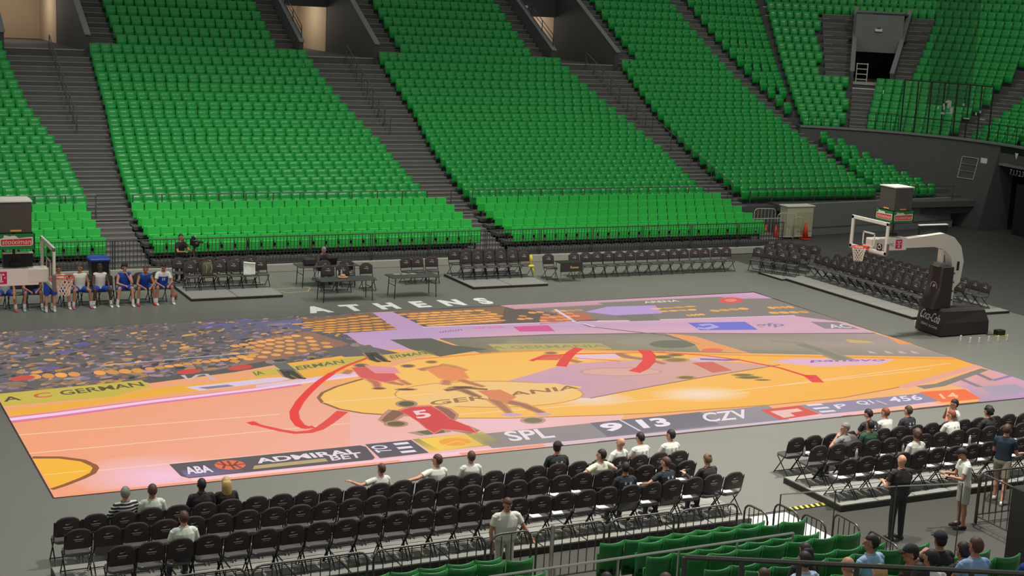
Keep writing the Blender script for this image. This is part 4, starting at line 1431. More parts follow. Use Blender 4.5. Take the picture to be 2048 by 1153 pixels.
# far sideline
GF = 'folding chairs along the far sideline'
platform('grey deck under the chairs right of the players bench', -6.5, -3.35, 10.5, 13.1, 0.10, 2, 3)
for r, (y, xs, z) in enumerate(((11.95, (-6.12, -5.6, -5.11, -4.62, -4.14, -3.66), .1), (12.75, (-6.3, -5.77, -5.24, -4.74, -4.27, -3.77), .1))):
    for i, x in enumerate(xs):
        folding_chair(x, y, z, PI, 'black folding chair, %s from left, %s on the deck right of the players bench' % (ORD[i], RN[r]), GF, False)
for i, (x, y) in enumerate(((-1.35, 11.85), (-0.56, 11.8), (-1.55, 10.95), (-1.02, 10.95), (-0.08, 11.05))):
    folding_chair(x, y, 0, PI + random.uniform(-.2, .2), 'black folding chair, %s counted from left among those at the dark tables' % ORD[[1, 3, 0, 2, 4][i]], GF, False)
for i, x in enumerate((1.80, 2.22, 2.75)):
    folding_chair(x, 11.85, 0, PI + (.2, 0, -.2)[i], 'black folding chair, %s from left of the three behind the empty table' % ORD[i], GF, False)
platform('grey deck under the chair group right of the tables', 3.7, 6.75, 10.3, 12.9, 0.10, 2, 3)
for r, (y, x0, z) in enumerate(((11.7, 4.08, .1), (12.5, 3.98, .1))):
    for i in range(6):
        folding_chair(x0 + 0.485 * i, y, z, PI, 'black folding chair, %s from left, %s on the deck right of the empty table' % (ORD[i], RN[r]), GF, False)
for i in range(15):
    folding_chair(8.6 + 0.5 * i, 11.55, 0, PI + random.uniform(-.06, .06), 'black folding chair, %s from left in the long single row across the court' % ORD[i], GF, False)
for i, x in enumerate((7.45,)):
    folding_chair(x, 11.5, 0, PI, 'black folding chair half hidden left of the small black table', GF, False)
for i in range(10):
    folding_chair(-12.55 + 0.56 * i, 10.85, 0, PI, 'black folding chair, %s from left of the players row' % ORD[i], 'folding chairs under the seated players', False)
# bags and clothes left on chairs
t = thing('backpack', 'olive backpack standing on a chair right of the players bench', 'bag', (-5.6, 11.86, 0.585))
mb = MB(); mb.smooth = True; pad(mb, round_outline(0.36, 0.46, 0.12, 0.06), [(0.85, -0.12), (1, -0.07), (1, 0.05), (0.85, 0.09)], lambda a, b, o: (a, o, b), OLIVE); obj('bag_body', mb, t)
for x in (-.07, .09):
    mb = MB(); mb.tube([(x, -.125, .40), (x + .02, -.15, .28), (x, -.125, .12)], .018, mat('bag_strap', rgb(150, 150, 120), .8), 5); obj('strap', mb, t)
mb = MB()
mb.grid(lambda u, v: Vector((-0.21 + .42 * u, -0.13 + 0.03 * math.sin(9 * u) - 0.06 * (1 - v), 0.42 + 0.5 * v - .05 * u)), 8, 6, cloth(226, 232, 220))
mb.grid(lambda u, v: Vector((-0.21 + .42 * u, -0.13 + 0.03 * math.sin(9 * u) - 0.06 + 0.1 * v, 0.90 + 0.03 * math.sin(3 * v) - .05 * u)), 8, 3, cloth(226, 232, 220))
tag(obj('draped_shirt', mb, None, (-4.14, 11.97, 0.1)), 'white shirt draped over a chair right of the olive backpack', 'shirt')
t = thing('backpack', 'grey rounded bag on a chair between the old man and the man in green', 'bag', (3.05, -11.3, 0.48))
mb = MB(); mb.smooth = True; pad(mb, round_outline(0.34, 0.42, 0.13, 0.08), [(0.85, -0.13), (1, -0.07), (1, 0.06), (0.85, 0.12)], lambda a, b, o: (a, o, b), cloth(86, 80, 76)); obj('bag_body', mb, t)
mb = MB(); mb.tube([(.02, 0, .41), (.06, 0, .49), (.12, 0, .47), (.13, 0, .38)], .013, cloth(60, 56, 54), 5); obj('handle', mb, t)
mb = MB(); mb.smooth = True
mb.tube([(0, 0, .85), (.02, -.02, .7), (-.01, 0, .52)], [.05, .07, .03], YEL, 8); mb.ell((0, -.05, .44), (.16, .1, .05), YEL); mb.tube([(.05, -.06, .42), (.12, -.1, .2), (.1, -.1, .1)], [.04, .03, .02], YEL, 6)
tag(obj('draped_cloth', mb, None, (6.62, 11.55, 0.1)), 'yellow cloth hanging over the last chair of the far deck', 'cloth')


# ------------------------------------------------------------------ tables
def folding_table(label, x, y, w, d, rz=0.0, m=TABLEM):
    t = thing('folding_table', label, 'table', (x, y, 0), rz, 'dark folding tables across the court')
    mb = MB(); mb.box((0, 0, .73), (w, d, .035), m, bev=.008); obj('table_top', mb, t)
    for sx in (-1, 1):
        for sy in (-1, 1):
            mb = MB(); mb.tube([(sx * (w / 2 - .15), sy * (d / 2 - .08), .72), (sx * (w / 2 - .12), sy * (d / 2 - .06), 0)], .016, BLACKM, 6); obj('leg', mb, t)
        mb = MB(); mb.tube([(sx * (w / 2 - .14), -d / 2 + .08, .45), (sx * (w / 2 - .14), d / 2 - .08, .45)], .012, BLACKM, 5); obj('brace', mb, t)
    return t


folding_table('dark folding table with bottles and a tan hat, front of the two', -1.45, 9.62, 2.0, .75)
folding_table('dark folding table where the grey-haired man sits', -1.2, 12.25, 2.2, .8)
folding_table('empty dark folding table with papers, right of the tan hat table', 1.05, 9.7, 1.8, .75)
t = thing('laptop', 'dark laptop open before the grey-haired man', 'laptop', (-1.05, 12.2, .75))
mb = MB(); mb.box((0, 0, .01), (.36, .25, .02), BLACKM, bev=.005); obj('keyboard', mb, t)
mb = MB(); mb.box((0, -.14, .13), (.36, .02, .24), BLACKM, rx=.25); obj('lid', mb, t)
t = MB(); t.box((0, 0, .13), (.42, .3, .26), BLACKF, bev=.05)
tag(obj('equipment_case', t, None, (-1.85, 12.2, .75)), 'black equipment case on the left end of the rear table', 'case')
mb = MB(); mb.smooth = True; mb.ell((0, 0, .02), (.19, .16, .02), TAN, 14, 5); mb.ell((0, 0, .06), (.1, .09, .07), TAN, 12, 6)
tag(obj('hat', mb, None, (-1.5, 9.75, .75)), 'tan straw hat lying on the front dark table', 'hat')
for x, w in ((-1.62, 'left'), (-1.48, 'right')):
    bottle(x, 9.95, .75, 'clear water bottle standing %s behind the tan hat' % w)
bottle(-2.35, 9.7, .75, 'clear water bottle at the left end of the tan hat table')
for i, x in enumerate((.55, .85, 1.15)):
    mb = MB(); mb.box((0, 0, .002), (.24, .2, .004), mat('printed_sheet', rgb(150, 158, 124), .8)); tag(obj('paper_sheet', mb, None, (x, 9.93, .75), .1 * i), 'printed sheet, %s from left on the empty table' % ORD[i], 'paper', 'sheets on the empty table')
# small black table with gold print
t = thing('small_table', 'small black draped table with gold print left of the long chair row', 'table', (7.95, 11.0, 0))
mb = MB(); mb.box((0, 0, .74), (.95, .5, .03), BLACKM, bev=.006); obj('table_top', mb, t)
mb = MB(); mb.box((0, -.245, .57), (.94, .015, .33), BLACKF); obj('front_cloth', mb, t)
mb = MB(); mb.box((.15, -.256, .56), (.30, .006, .06), mat('gold_print', rgb(176, 150, 80), .5)); mb.box((-.02, -.256, .58), (.06, .006, .1), MATS['gold_print']); obj('printed_logo', mb, t)
for sx in (-1, 1):
    for sy in (-1, 1):
        mb = MB(); mb.tube([(sx * .4, sy * .2, .73), (sx * .42, sy * .22, 0)], .016, mat('grey_leg', rgb(140, 138, 130), .4, .5), 6); obj('leg', mb, t)
# taped frame on the floor
mb = MB()
for a, b in (((-3.0, 11.2), (-2.2, 11.25)), ((-2.9, 11.9), (-1.9, 11.95)), ((-3.0, 11.2), (-3.35, 11.85)), ((-3.35, 11.9), (-2.9, 11.9)), ((-2.2, 11.25), (-1.9, 11.9))):
    a, b = Vector((*a, .004)), Vector((*b, .004)); d = (b - a); mb.box((a + b) / 2, (d.length, .05, .008), mat('pale_tape', rgb(176, 170, 130), .6), rz=math.atan2(d.y, d.x))
tag(obj('floor_tape', mb), 'pale tape outline on the floor left of the tables', 'tape')

# ------------------------------------------------------------------ barriers
WIRE = mat('dark_wire', rgb(66, 64, 60), .5, .3)
def mesh_barrier(label, a, b, z0, z1, group, sp=0.13, m=WIRE):
    a, b = Vector(a), Vector(b); d = b - a; L = d.length; t = thing('barrier_panel', label, 'barrier', (a.x, a.y, 0), math.atan2(d.y, d.x), group)
    mb = MB()
    mb.tube([(0, 0, z1), (L - .04, 0, z1)], .022, m, 6); obj('top_rail', mb, t)
    mb = MB(); mb.tube([(0, 0, z0 + .06), (L - .04, 0, z0 + .06)], .016, m, 5); obj('bottom_rail', mb, t)
    for x in (0.02, L - .06):
        mb = MB(); mb.tube([(x, 0, 0 if z0 < .1 else z0 - .02), (x, 0, z1)], .022, m, 6); obj('post', mb, t)
    mb = MB(); n = int(L / sp)
    for i in range(1, n):
        x = L * i / n; mb.box((x, 0, (z0 + z1) / 2 + .02), (.019, .016, z1 - z0 - .06), m)
    for k in range(1, 5):
        mb.box((L / 2, 0, z0 + .06 + (z1 - z0 - .06) * k / 5), (L - .06, .012, .013), m)
    stuff(obj('wire_mesh', mb, t))


xs = [-15.3 + 2.42 * i for i in range(16)]
for i in range(15):
    mesh_barrier('grey wire mesh barrier panel, %s from left along the far stand' % ORD[i], (xs[i], 15.08, 0), (xs[i + 1], 15.08, 0), .28, 1.32, 'wire mesh barrier panels along the far stand')


def bar_barrier(label, a, b, h, group, n=None, m=BARR, z0=0.0, hb=None):
    """crowd barrier: one bent tube, lower rail and upright bars"""
    a, b = Vector(a), Vector(b); d = b - a; L = math.hypot(d.x, d.y); dz = d.z
    t = thing('crowd_barrier', label, 'barrier', (a.x, a.y, a.z), math.atan2(d.y, d.x), group)
    sl = lambda x: dz * x / L
    r = .16
    pts = [(0.03, 0, 0)] + [(0.03 + r - r * math.cos(q), 0, h - r + r * math.sin(q) + sl(0)) for q in (0, .5, 1.05, PI / 2)] + [(L - .03 - r + r * math.sin(q), 0, h - r + r * math.cos(q) + sl(L)) for q in (0, .5, 1.05, PI / 2)] + [(L - .03, 0, dz)]
    mb = MB(); mb.smooth = True; mb.tube(pts, .021, m, 7); obj('frame_tube', mb, t)
    mb = MB(); mb.tube([(.03, 0, .16 + sl(0)), (L - .03, 0, .16 + sl(L))], .017, m, 6); obj('lower_rail', mb, t)
    n = n or max(3, int(L / .17))
    for i in range(1, n):
        x = .03 + (L - .06) * i / n
        mb = MB(); mb.tube([(x, 0, .16 + sl(x)), (x, 0, h + sl(x) - (.05 if i in (1, n - 1) else 0))], .010, m, 5, cap=False); obj('bar', mb, t)


GB = 'steel crowd barriers behind the near chairs'
xb = [-14.3, -12.25, -10.2, -8.15]
k = 0
for a, b in ((-16.4, -14.35), (-14.3, -12.25), (-12.2, -10.15), (-10.1, -7.95), (-7.9, -7.05), (-7.0, -5.55), (-5.5, -4.05), (-4.0, -2.62)):
    bar_barrier('grey steel crowd barrier, %s from left behind the near chairs' % ORD[k], (a, -14.93, 0), (b, -14.93, 0), 1.1, GB); k += 1
GB2 = 'stepped crowd barriers beside the near green seats'
for i, (a, b) in enumerate((((-2.52, -14.95), (-2.45, -15.65)), ((-1.93, -15.1), (-1.88, -15.85)), ((-1.78, -15.75), (-1.72, -16.45)), ((-1.18, -15.95), (-1.22, -16.8)), ((-1.15, -16.9), (-1.25, -17.9)))):
    bar_barrier('grey steel crowd barrier, %s of the stepped run beside the near green seats' % ORD[i], (*a, 0), (*b, 0), 1.1, GB2, 5)
bar_barrier('grey steel crowd barrier behind the man with the phone, facing the court', (3.45, -14.95, 0), (5.6, -15.05, 0), 1.1, 'barriers by the black box')
bar_barrier('grey steel crowd barrier running away from the man with the phone', (3.44, -15.0, 0), (3.36, -16.3, 0), 1.1, 'barriers by the black box')
# handrails in the near seats
railing('bright steel handrail between the rows of near green seats', [(-9.7, -18.5, 1.0), (-4.15, -18.5, 1.0)], 6, (0.95,), BRIGHT, .02)
t = MB(); t.tube([(0, 0, 0), (0, 0, 1.35)], .035, BRIGHT, 8)
tag(obj('steel_post', t, None, (-6.95, -15.45, 0)), 'upright steel post at the foot of the near aisle', 'post')
railing('heavy dark handrail crossing the bottom edge in front of the crowd', [(-9.84, -23.67, 3.2), (-6.41, -25.42, 3.2), (-5.2, -26.03, 3.2)], 9, (1.0,), BARR, .03)
# glass balustrade behind the crowd
t = thing('glass_balustrade', 'low frameless glass balustrade with thin metal edge behind the bottom right crowd', 'balustrade', (-3.1, -17.9, 1.2))
for i, (a, b) in enumerate((((-0.9, 0), (0.15, -.1)), ((.2, -.1), (1.3, -.3)), ((1.35, -.3), (2.6, -.55)))):
    a, b = Vector((*a, 0)), Vector((*b, 0))
    mb = MB(); mb.grid(lambda u, v: a.lerp(b, u) + Vector((0, 0, .2 + 1.0 * v)), 1, 1, GLASS); obj('pane', mb, t)
    mb = MB(); mb.tube([a + Vector((0, 0, 1.2)), b + Vector((0, 0, 1.2))], .012, BRIGHT, 5); obj('edge_strip', mb, t)
for x, y in ((-.9, 0), (.18, -.1), (1.33, -.3), (2.6, -.55)):
    mb = MB(); mb.tube([(x, y, -1.2), (x, y, 1.2)], .012, STEELG, 5); obj('post', mb, t)
# black boxes at the right edge
t = thing('black_box', 'tall black box at the bottom right edge with a white stripe', 'box', (3.4, -17.6, 0))
mb = MB(); mb.box((0, 0, .75), (1.9, 1.6, 1.5), BLACKM, bev=.02); obj('box_body', mb, t)
mb = MB(); mb.tube([(-.75, -.81, .95), (.2, -.81, 1.0), (.9, -.81, .98)], [.01, .025, .02], WHITE, 6); obj('stripe', mb, t)
t = thing('black_cover', 'sloping black fabric cover behind barriers at the right edge', 'cover', (5.4, -16.2, 0))
mb = MB(); mb.prism([(-1.3, 0), (1.6, 0), (1.6, 1.5), (0.1, 1.5), (-1.0, .4)], -.7, .7, BLACKF, lambda a, b, c: (a, c, b)); obj('fabric', mb, t)
for y in (-.72, .72):
    mb = MB(); mb.tube([(-1.32, y, 0), (-1.02, y, .42), (.08, y, 1.53), (1.6, y, 1.55)], .025, BARR, 6); obj('edge_tube', mb, t)
t = thing('lit_floor_patch', 'pale panels for the lit walkway floor behind the stepped barriers', 'floor patch', (-.9, -14.0, 0))  # pale panels stand in for a brightly lit patch of walkway floor
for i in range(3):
    mb = MB(); mb.box((-.42 + .5 * i, 0, .006), (.49, 1.7, .012), LIT_FLOOR); obj('panel', mb, t)
# hazard stripe on the floor
t = thing('hazard_tape', 'yellow and black hazard stripe on the floor at the corner of the near right deck', 'tape', (.72, -12.98, .001), .03)
mb = MB(); mb.box((0, 0, .002), (1.3, .16, .004), DECKE); obj('tape', mb, t)
for i in range(9):
    x = -.6 + .145 * i
    mb = MB(); mb.prism([(x, -.08), (x + .07, -.08), (x + .12, .08), (x + .05, .08)], .004, .006, HAZY); obj('stripe', mb, t)
mb = MB()
for i in range(8):
    x = -.4 + .105 * i; mb.prism([(x, -.04), (x + .05, -.04), (x + .08, .04), (x + .03, .04)], .0, .012, HAZY)
tag(obj('hazard_tape', mb, None, (-3.4, -15.9, 0)), 'short yellow black hazard stripe behind the last near barrier', 'tape')

# ------------------------------------------------------------------ baskets
def basket(x, sgn, label, word):
    """sgn=+1: stanchion stands towards +x"""
    t = thing('basketball_hoop', label, 'basketball hoop', (x, 0, 0), 0 if sgn > 0 else PI)
    S = lambda a, b, c: Vector((a, b, c))
    mb = MB()
    for y, w, z, h in ((0, 1.8, 3.90, .11), (0, 1.8, 2.95, .11), (.845, .11, 3.425, 1.05), (-.845, .11, 3.425, 1.05)):
        mb.box((0, y, z), (.06, w, h), WHITE, bev=.008)
    bo = obj('backboard_frame', mb, t)
    mb = MB(); mb.box((0, 0, 3.425), (.012, 1.68, .93), GLASS); obj('glass_panel', mb, bo)
    mb = MB()
    for y, w, z, h in ((0, .59, 3.5, .05), (0, .59, 3.07, .05), (.27, .05, 3.285, .45), (-.27, .05, 3.285, .45)):
        mb.box((-.014, y, z), (.012, w, h), WHITE)
    obj('target_square', mb, bo)
    mb = MB(); mb.box((-.02, 0, 2.89), (.09, 1.8, .05), mat('padding_grey', rgb(120, 110, 106), .7), bev=.02); mb.box((0.01, -.91, 3.1), (.1, .05, .4), MATS['padding_grey'], bev=.02); mb.box((0.01, .91, 3.1), (.1, .05, .4), MATS['padding_grey'], bev=.02); obj('edge_padding', mb, bo)
    mb = MB(); mb.smooth = True
    mb.tube([(-.375 + .235 * math.cos(2 * PI * k / 20), .235 * math.sin(2 * PI * k / 20), 3.05) for k in range(20)], .014, RED, 6, closed=True); ri = obj('rim', mb, t)
    mb = MB(); mb.box((-.08, 0, 3.03), (.15, .16, .09), RED, bev=.01); obj('bracket', mb, ri)
    mb = MB()
    for k in range(12):
        pts = []
        for j in range(7):
            a = 2 * PI * (k + .5 * j) / 12; r = .235 - .10 * (j / 6) ** .7
            pts.append((-.375 + r * math.cos(a), r * math.sin(a), 3.04 - .45 * j / 6))
        mb.tube(pts, .0075, NETM, 4, cap=False)
        pts = [(-.375 + (2 * -.375 - p[0] - 2 * -.375) * 0 + p[0] + .375 if False else p[0], -p[1], p[2]) for p in pts]
        mb.tube(pts, .0075, NETM, 4, cap=False)
    obj('net', mb, t)
    mb = MB(); mb.box((-.016, -.55, 3.08), (.01, .24, .30), BLACKM); lg = obj('sponsor_plate', mb, t)
    mb = MB(); mb.tube([(-.024, -.55 + .07 * math.cos(a * PI / 5), 3.13 + .07 * math.sin(a * PI / 5)) for a in range(10)], .012, WHITE, 4, closed=True); mb.box((-.023, -.55, 2.99), (.006, .16, .03), WHITE); obj('emblem', mb, lg)
    # arm
    mb = MB()
    mb.box((.25, 0, 3.15), (.5, .34, .36), WHITE, bev=.03)
    mb.box((.85, 0, 3.12), (1.25, .28, .40), WHITE, bev=.03)
    arm = obj('arm_head', mb, t)
    mb = MB(); mb.box((.85, -.15, 3.12), (1.2, .02, .40), mat('white_board', rgb(240, 232, 226), .5)); mb.box((.85, .15, 3.12), (1.2, .02, .40), MATS['white_board']); ad = obj('ad_board', mb, arm)
    mb = MB()
    for y, d in ((-.165, 1), (.165, -1)):
        cx = 1.12 if (sgn > 0) == (d > 0) else .62
        mb.box((cx, y, 3.12), (.27, .01, .30), MAG, bev=.03)
        w = lambda a, b: (cx + d * a, y - .008 * d, 3.12 + b)
        mb.box((cx, y - .008 * d, 3.20), (.15, .006, .035), WHITE); mb.box((cx, y - .008 * d, 3.12), (.035, .006, .18), WHITE); mb.box((cx, y - .008 * d, 3.03), (.09, .006, .03), WHITE)
        for q in (-.085, .085):
            mb.box((cx + q, y - .008 * d, 3.12), (.03, .006, .03), WHITE)
        tx = .48 if (sgn > 0) == (d > 0) else .98
        if d > 0:
            text_on(mb, word, (cx - .60, y - .012, 3.06), (cx - .22, y - .012, 3.06), (cx - .60, y - .012, 3.15), STEELG)
        else:
            text_on(mb, word, (cx + .60, y + .012, 3.06), (cx + .22, y + .012, 3.06), (cx + .60, y + .012, 3.15), STEELG)
    obj('arm_print', mb, arm)
    mb = MB(); mb.smooth = False
    W = .15
    prof = [(1.45, 3.28), (3.05, 3.42), (3.5, 3.28), (3.85, 2.95), (4.02, 2.45), (3.95, 1.75), (3.72, 1.55), (3.72, .95), (3.45, .95), (3.46, 1.8), (3.55, 2.2), (3.45, 2.62), (3.15, 2.86), (2.75, 2.98), (1.45, 2.98)]
    mb.prism(prof, -W, W, WHITE, lambda a, b, c: (a, c, b)); ar = obj('boom_arm', mb, t)
    mb = MB()
    for z in (1.15, 1.45, 1.75, 2.05):
        mb.box((3.60, -.16, z), (.16, .02, .05), STEELG)
    mb.box((3.78, -.16, 2.3), (.09, .02, .3), BLACKM); obj('rib', mb, ar)
    mb = MB(); mb.box((3.12, 0, 2.62), (.12, .16, .5), WHITE); mb.box((3.12, 0, 2.35), (.34, .3, .14), mat('plate_grey', rgb(150, 150, 142), .4, .4), bev=.02); obj('piston', mb, t)
    mb = MB(); mb.prism([(2.72, .9), (3.46, .9), (3.46, 2.3), (3.0, 2.3), (2.95, 1.6)], -.33, .33, BLACKF, lambda a, b, c: (a, c, b)); pd = obj('column_padding', mb, t)
    mb = MB(); mb.tube([(2.95, .15 * math.cos(a * PI / 8), 1.62 + .15 * math.sin(a * PI / 8)) for a in range(16)], .016, PRINT, 4, closed=True)
    mb.box((2.955, 0, 1.62), (.01, .1, .16), PRINT, rx=.5); obj('round_emblem', mb, pd)
    mb = MB(); mb.loft([[Vector(q) for q in r] for r in ([(2.9, -.62, .04), (5.0, -.62, .04), (5.25, -.3, .04), (5.25, .3, .04), (5.0, .62, .04), (2.9, .62, .04)], [(2.92, -.6, .45), (5.0, -.6, .45), (5.22, -.3, .45), (5.22, .3, .45), (5.0, .6, .45), (2.92, .6, .45)], [(2.98, -.56, .85), (4.85, -.52, .82), (5.05, -.3, .78), (5.05, .3, .78), (4.85, .52, .82), (2.98, .56, .85)], [(3.05, -.5, .92), (4.7, -.45, .87), (4.9, -.25, .85), (4.9, .25, .85), (4.7, .45, .87), (3.05, .5, .92)])], BLACKF); ba = obj('base_padding', mb, t)
    mb = MB()
    s = .10
    def sh(bl, br, tl):
        return bl, br, tl
    text_on(mb, 'Coca-Cola', (2.90, .46, .50), (2.90, -.46, .42), (2.93, .46 - s, .80), WHITEP)
    text_on(mb, 'ZERO SUGAR', (2.895, .36, .28), (2.895, -.42, .22), (2.90, .36, .36), WHITEP)
    obj('base_lettering', mb, ba)
    for k in range(4):
        mb = MB(); mb.tube([(3.2 + 1.6 * (k // 2), -.3 + .6 * (k % 2) - .03, .035), (3.2 + 1.6 * (k // 2), -.3 + .6 * (k % 2) + .03, .035)], .034, BLACKM, 8); obj('wheel', mb, t)
    return t


basket(12.8, 1, 'right basketball hoop on a white boom arm over a black padded base', 'MOTC')
basket(-12.82, -1, 'left basketball hoop with white arm, cut by the left edge', 'TC')


def shot_clock(x, sgn, label):
    t = thing('shot_clock', label, 'shot clock', (x, .1, 3.86), 0, 'shot clock cubes above the hoops')
    s = .37
    mb = MB(); mb.box((0, 0, .74), (.74, .74, .74), SCREEN, bev=.012); c = obj('screen_cube', mb, t)
    mb = MB(); mb.box((0, 0, 1.125), (.78, .78, .03), WHITE); obj('top_cover', mb, t)
    for k in range(4):
        mb = MB(); mb.box((0, -.42, .17), (.86, .02, .36), GREENB)
        b = obj('skirt_board', mb, t, (0, 0, 0), k * PI / 2)
        mb = MB(); mb.prism([(-.36, .06), (.34, .06), (.38, .1), (.38, .27), (.3, .27), (.05, .25), (-.02, .31), (-.12, .31), (-.12, .29), (-.28, .33), (-.3, .26), (-.38, .24), (-.38, .1)], -.4345, -.430, WHITE, lambda a, b_, c_: (a, c_, b_))
        mb.prism([(-.34, .08), (.33, .08), (.355, .11), (.355, .24), (-.355, .22), (-.355, .1)], -.438, -.434, REDP, lambda a, b_, c_: (a, c_, b_))
        text_on(mb, 'stoiximan', (-.33, -.44, .105), (.33, -.44, .105), (-.31, -.44, .215), WHITE)
        obj('logo', mb, b)
        mb = MB(); mb.box((0, -.375, .42), (.26, .012, .045), ORP, bev=.004); text_on(mb, 'Continental', (-.1, -.384, .405), (.12, -.384, .405), (-.1, -.384, .44), WHITE)
        obj('sponsor_strip', mb, c, (0, 0, 0), k * PI / 2)
    mb = MB(); mb.tube([(0, 0, .4), (0, 0, -.38)], .035, BLACKM, 8); mb.box((0, 0, -.44), (.2, .2, .1), BLACKM); obj('mast', mb, t)
    bx = 1.75 if sgn > 0 else .1; mb = MB(); mb.box((bx, .05, -.4), (1.2 if sgn > 0 else .7, .12, .38), BLACKM, bev=.01); mb.box((bx, .05, -.19), (1.2 if sgn > 0 else .7, .13, .03), WHITE); mb.tube([(bx - .3, 0.05, -.45), (0, 0, -.47)], .02, BLACKM); obj('lamp_box', mb, t)
    return t


shot_clock(13.85, 1, 'square dark shot clock cube above the right hoop')
shot_clock(-13.6, -1, 'square dark shot clock cube above the left hoop')
# small white floor stubs round the right base
for i, (u, v) in enumerate(((1830, 653), (1847, 655))):
    q = fl(u, v); mb = MB(); mb.box((0, 0, .10), (.05, .05, .2), WHITE, bev=.01); tag(obj('floor_stub', mb, None, (q.x, q.y, 0)), 'small white upright stub, %s of two left of the right hoop base' % ORD[i], 'stub', 'white stubs by the right hoop')
for i, (u, v) in enumerate(((1921, 683), (1940, 687), (1958, 687), (1977, 685), (1996, 683), (2014, 682))):
    q = fl(u, v); mb = MB(); mb.box((0, 0, .10), (.05, .05, .2), WHITE, bev=.01); tag(obj('floor_stub', mb, None, (q.x, q.y, 0)), 'small white upright stub, %s of six in front of the right hoop base' % ORD[i], 'stub', 'white stubs by the right hoop')
q = fl(1998, 672)
t = thing('hand_truck', 'small dark wheeled tool with yellow edge right of the right hoop base', 'tool', (q.x, q.y, 0))
mb = MB(); mb.box((0, 0, .12), (.34, .24, .18), BLACKM, bev=.02); obj('tool_body', mb, t)
mb = MB(); mb.box((0, -.02, .015), (.4, .28, .03), HAZY); obj('foot_plate', mb, t)
mb = MB(); mb.tube([(-.17, 0, .05), (-.5, .1, .05)], .015, BLACKM); obj('handle', mb, t)

# ------------------------------------------------------------------ things near the far corner
def cone(x, y, label):
    t = thing('traffic_cone', label, 'cone', (x, y, 0), 0, 'orange traffic cones in the far corner')
    mb = MB(); mb.box((0, 0, .02), (.42, .42, .04), CONE, bev=.02); obj('base', mb, t)
    mb = MB(); mb.smooth = True; mb.tube([(0, 0, .04), (0, 0, .78)], [.16, .035], CONE, 14); obj('cone_body', mb, t)


cone(24.4, 17.9, 'orange traffic cone standing right of the cream cabinet')
cone(22.4, 17.5, 'orange traffic cone behind the white bars, right of two'); cone(21.9, 17.6, 'orange traffic cone behind the white bars, left of two')
t = thing('cabinet', 'cream panel cabinet against the grey wall in the far corner', 'cabinet', (24.2, 18.4, 0))
mb = MB(); mb.box((0, 0, .78), (1.5, .6, 1.44), CREAM, bev=.02); obj('cabinet_body', mb, t)
mb = MB(); mb.box((0, 0, 1.52), (1.6, .68, .06), WHITE, bev=.015); obj('cabinet_top', mb, t)
mb = MB(); mb.box((.25, -.31, .8), (.9, .02, .9), mat('cream_inset', rgb(184, 182, 140), .5)); obj('front_panel', mb, t)
for i, (a, b) in enumerate((((21.6, 18.2), (22.7, 18.0)), ((22.75, 17.95), (23.6, 17.7)), ((23.65, 17.9), (24.2, 17.8)))):
    bar_barrier('pale crowd barrier, %s from left before the cream cabinet' % ORD[i], (*a, 0), (*b, 0), 1.45 - .2 * i, 'pale barriers in the far corner', None, CREAM)
t = thing('wheelie_bin', 'black bin with blue lid behind the seated players', 'bin', (-9.02, 12.9, 0))
mb = MB(); mb.loft([[Vector((x * s, y * s, z)) for x, y in ((-.3, -.3), (.3, -.3), (.3, .3), (-.3, .3))] for s, z in ((.8, .0), (1, 1.05))], BLACKM); obj('bin_body', mb, t)
mb = MB(); mb.box((0, 0, 1.10), (.68, .68, .10), BLUEB, bev=.03); mb.tube([(-.3, .3, 1.15), (.3, .3, 1.15)], .03, BLUEB); obj('lid', mb, t)
mb = MB(); mb.tube([(.08 * math.cos(a * PI / 6), -.285, .62 + .08 * math.sin(a * PI / 6)) for a in range(12)], .012, WHITE, 4, closed=True); obj('round_emblem', mb, t)
mb = MB(); mb.smooth = True; mb.ell((0, 0, .12), (.12, .12, .12), mat('ball_leather', rgb(150, 84, 54), .6), 14, 10)
tag(obj('basketball', mb, None, (-6.95, 11.0, 0)), 'brown basketball on the floor beside the last seated player', 'ball')
# frame of cells and small signs on the corner wall
def wallpt(th, z):
    return polar(8.3 + 0.95 * z / 4.28 - .02, th, z)


def wall_rect(mb, t0, t1, z0, z1, m, w):
    for a, b in (((t0, z0), (t1, z0)), ((t1, z0), (t1, z1)), ((t1, z1), (t0, z1)), ((t0, z1), (t0, z0))):
        mb.tube([wallpt(*a), wallpt(*b)], w, m, 4)


mb = MB(); T0, T1 = 55.5, 62.0
for z0, z1 in ((3.12, 3.48), (2.76, 3.12), (2.40, 2.76)):
    wall_rect(mb, T0, T1, z0, z1, PRINT, .02)
tag(obj('wall_frame', mb), 'white outlined frame of three cells on the corner wall', 'frame')
mb = MB(); p = wallpt(64.5, 3.42); mb.box(p, (.42, .03, .26), WHITE, rz=math.radians(-24 - 64.5)); tag(obj('wall_sign', mb), 'small white sign right of the three-cell frame', 'sign')
t = thing('tunnel_sign', 'dark sign boards over the tunnel mouth with white marks', 'sign', polar(9.2, 75, 3.9))
mb = MB(); b0 = polar(9.2, 75, 3.9)
p = polar(9.18, 77, 4.05) - b0; q = polar(9.18, 78.4, 4.05) - b0; r = polar(9.18, 77.7, 3.72) - b0
mb.add([p, q, r], [(0, 1, 2)], WHITE); obj('arrow', mb, t)
mb = MB(); text_on(mb, '7.1.7.2.3', polar(9.15, 76, 2.95) - b0, polar(9.15, 81.5, 2.95) - b0, polar(9.15, 76, 3.22) - b0, PRINT); obj('sign_lettering', mb, t)

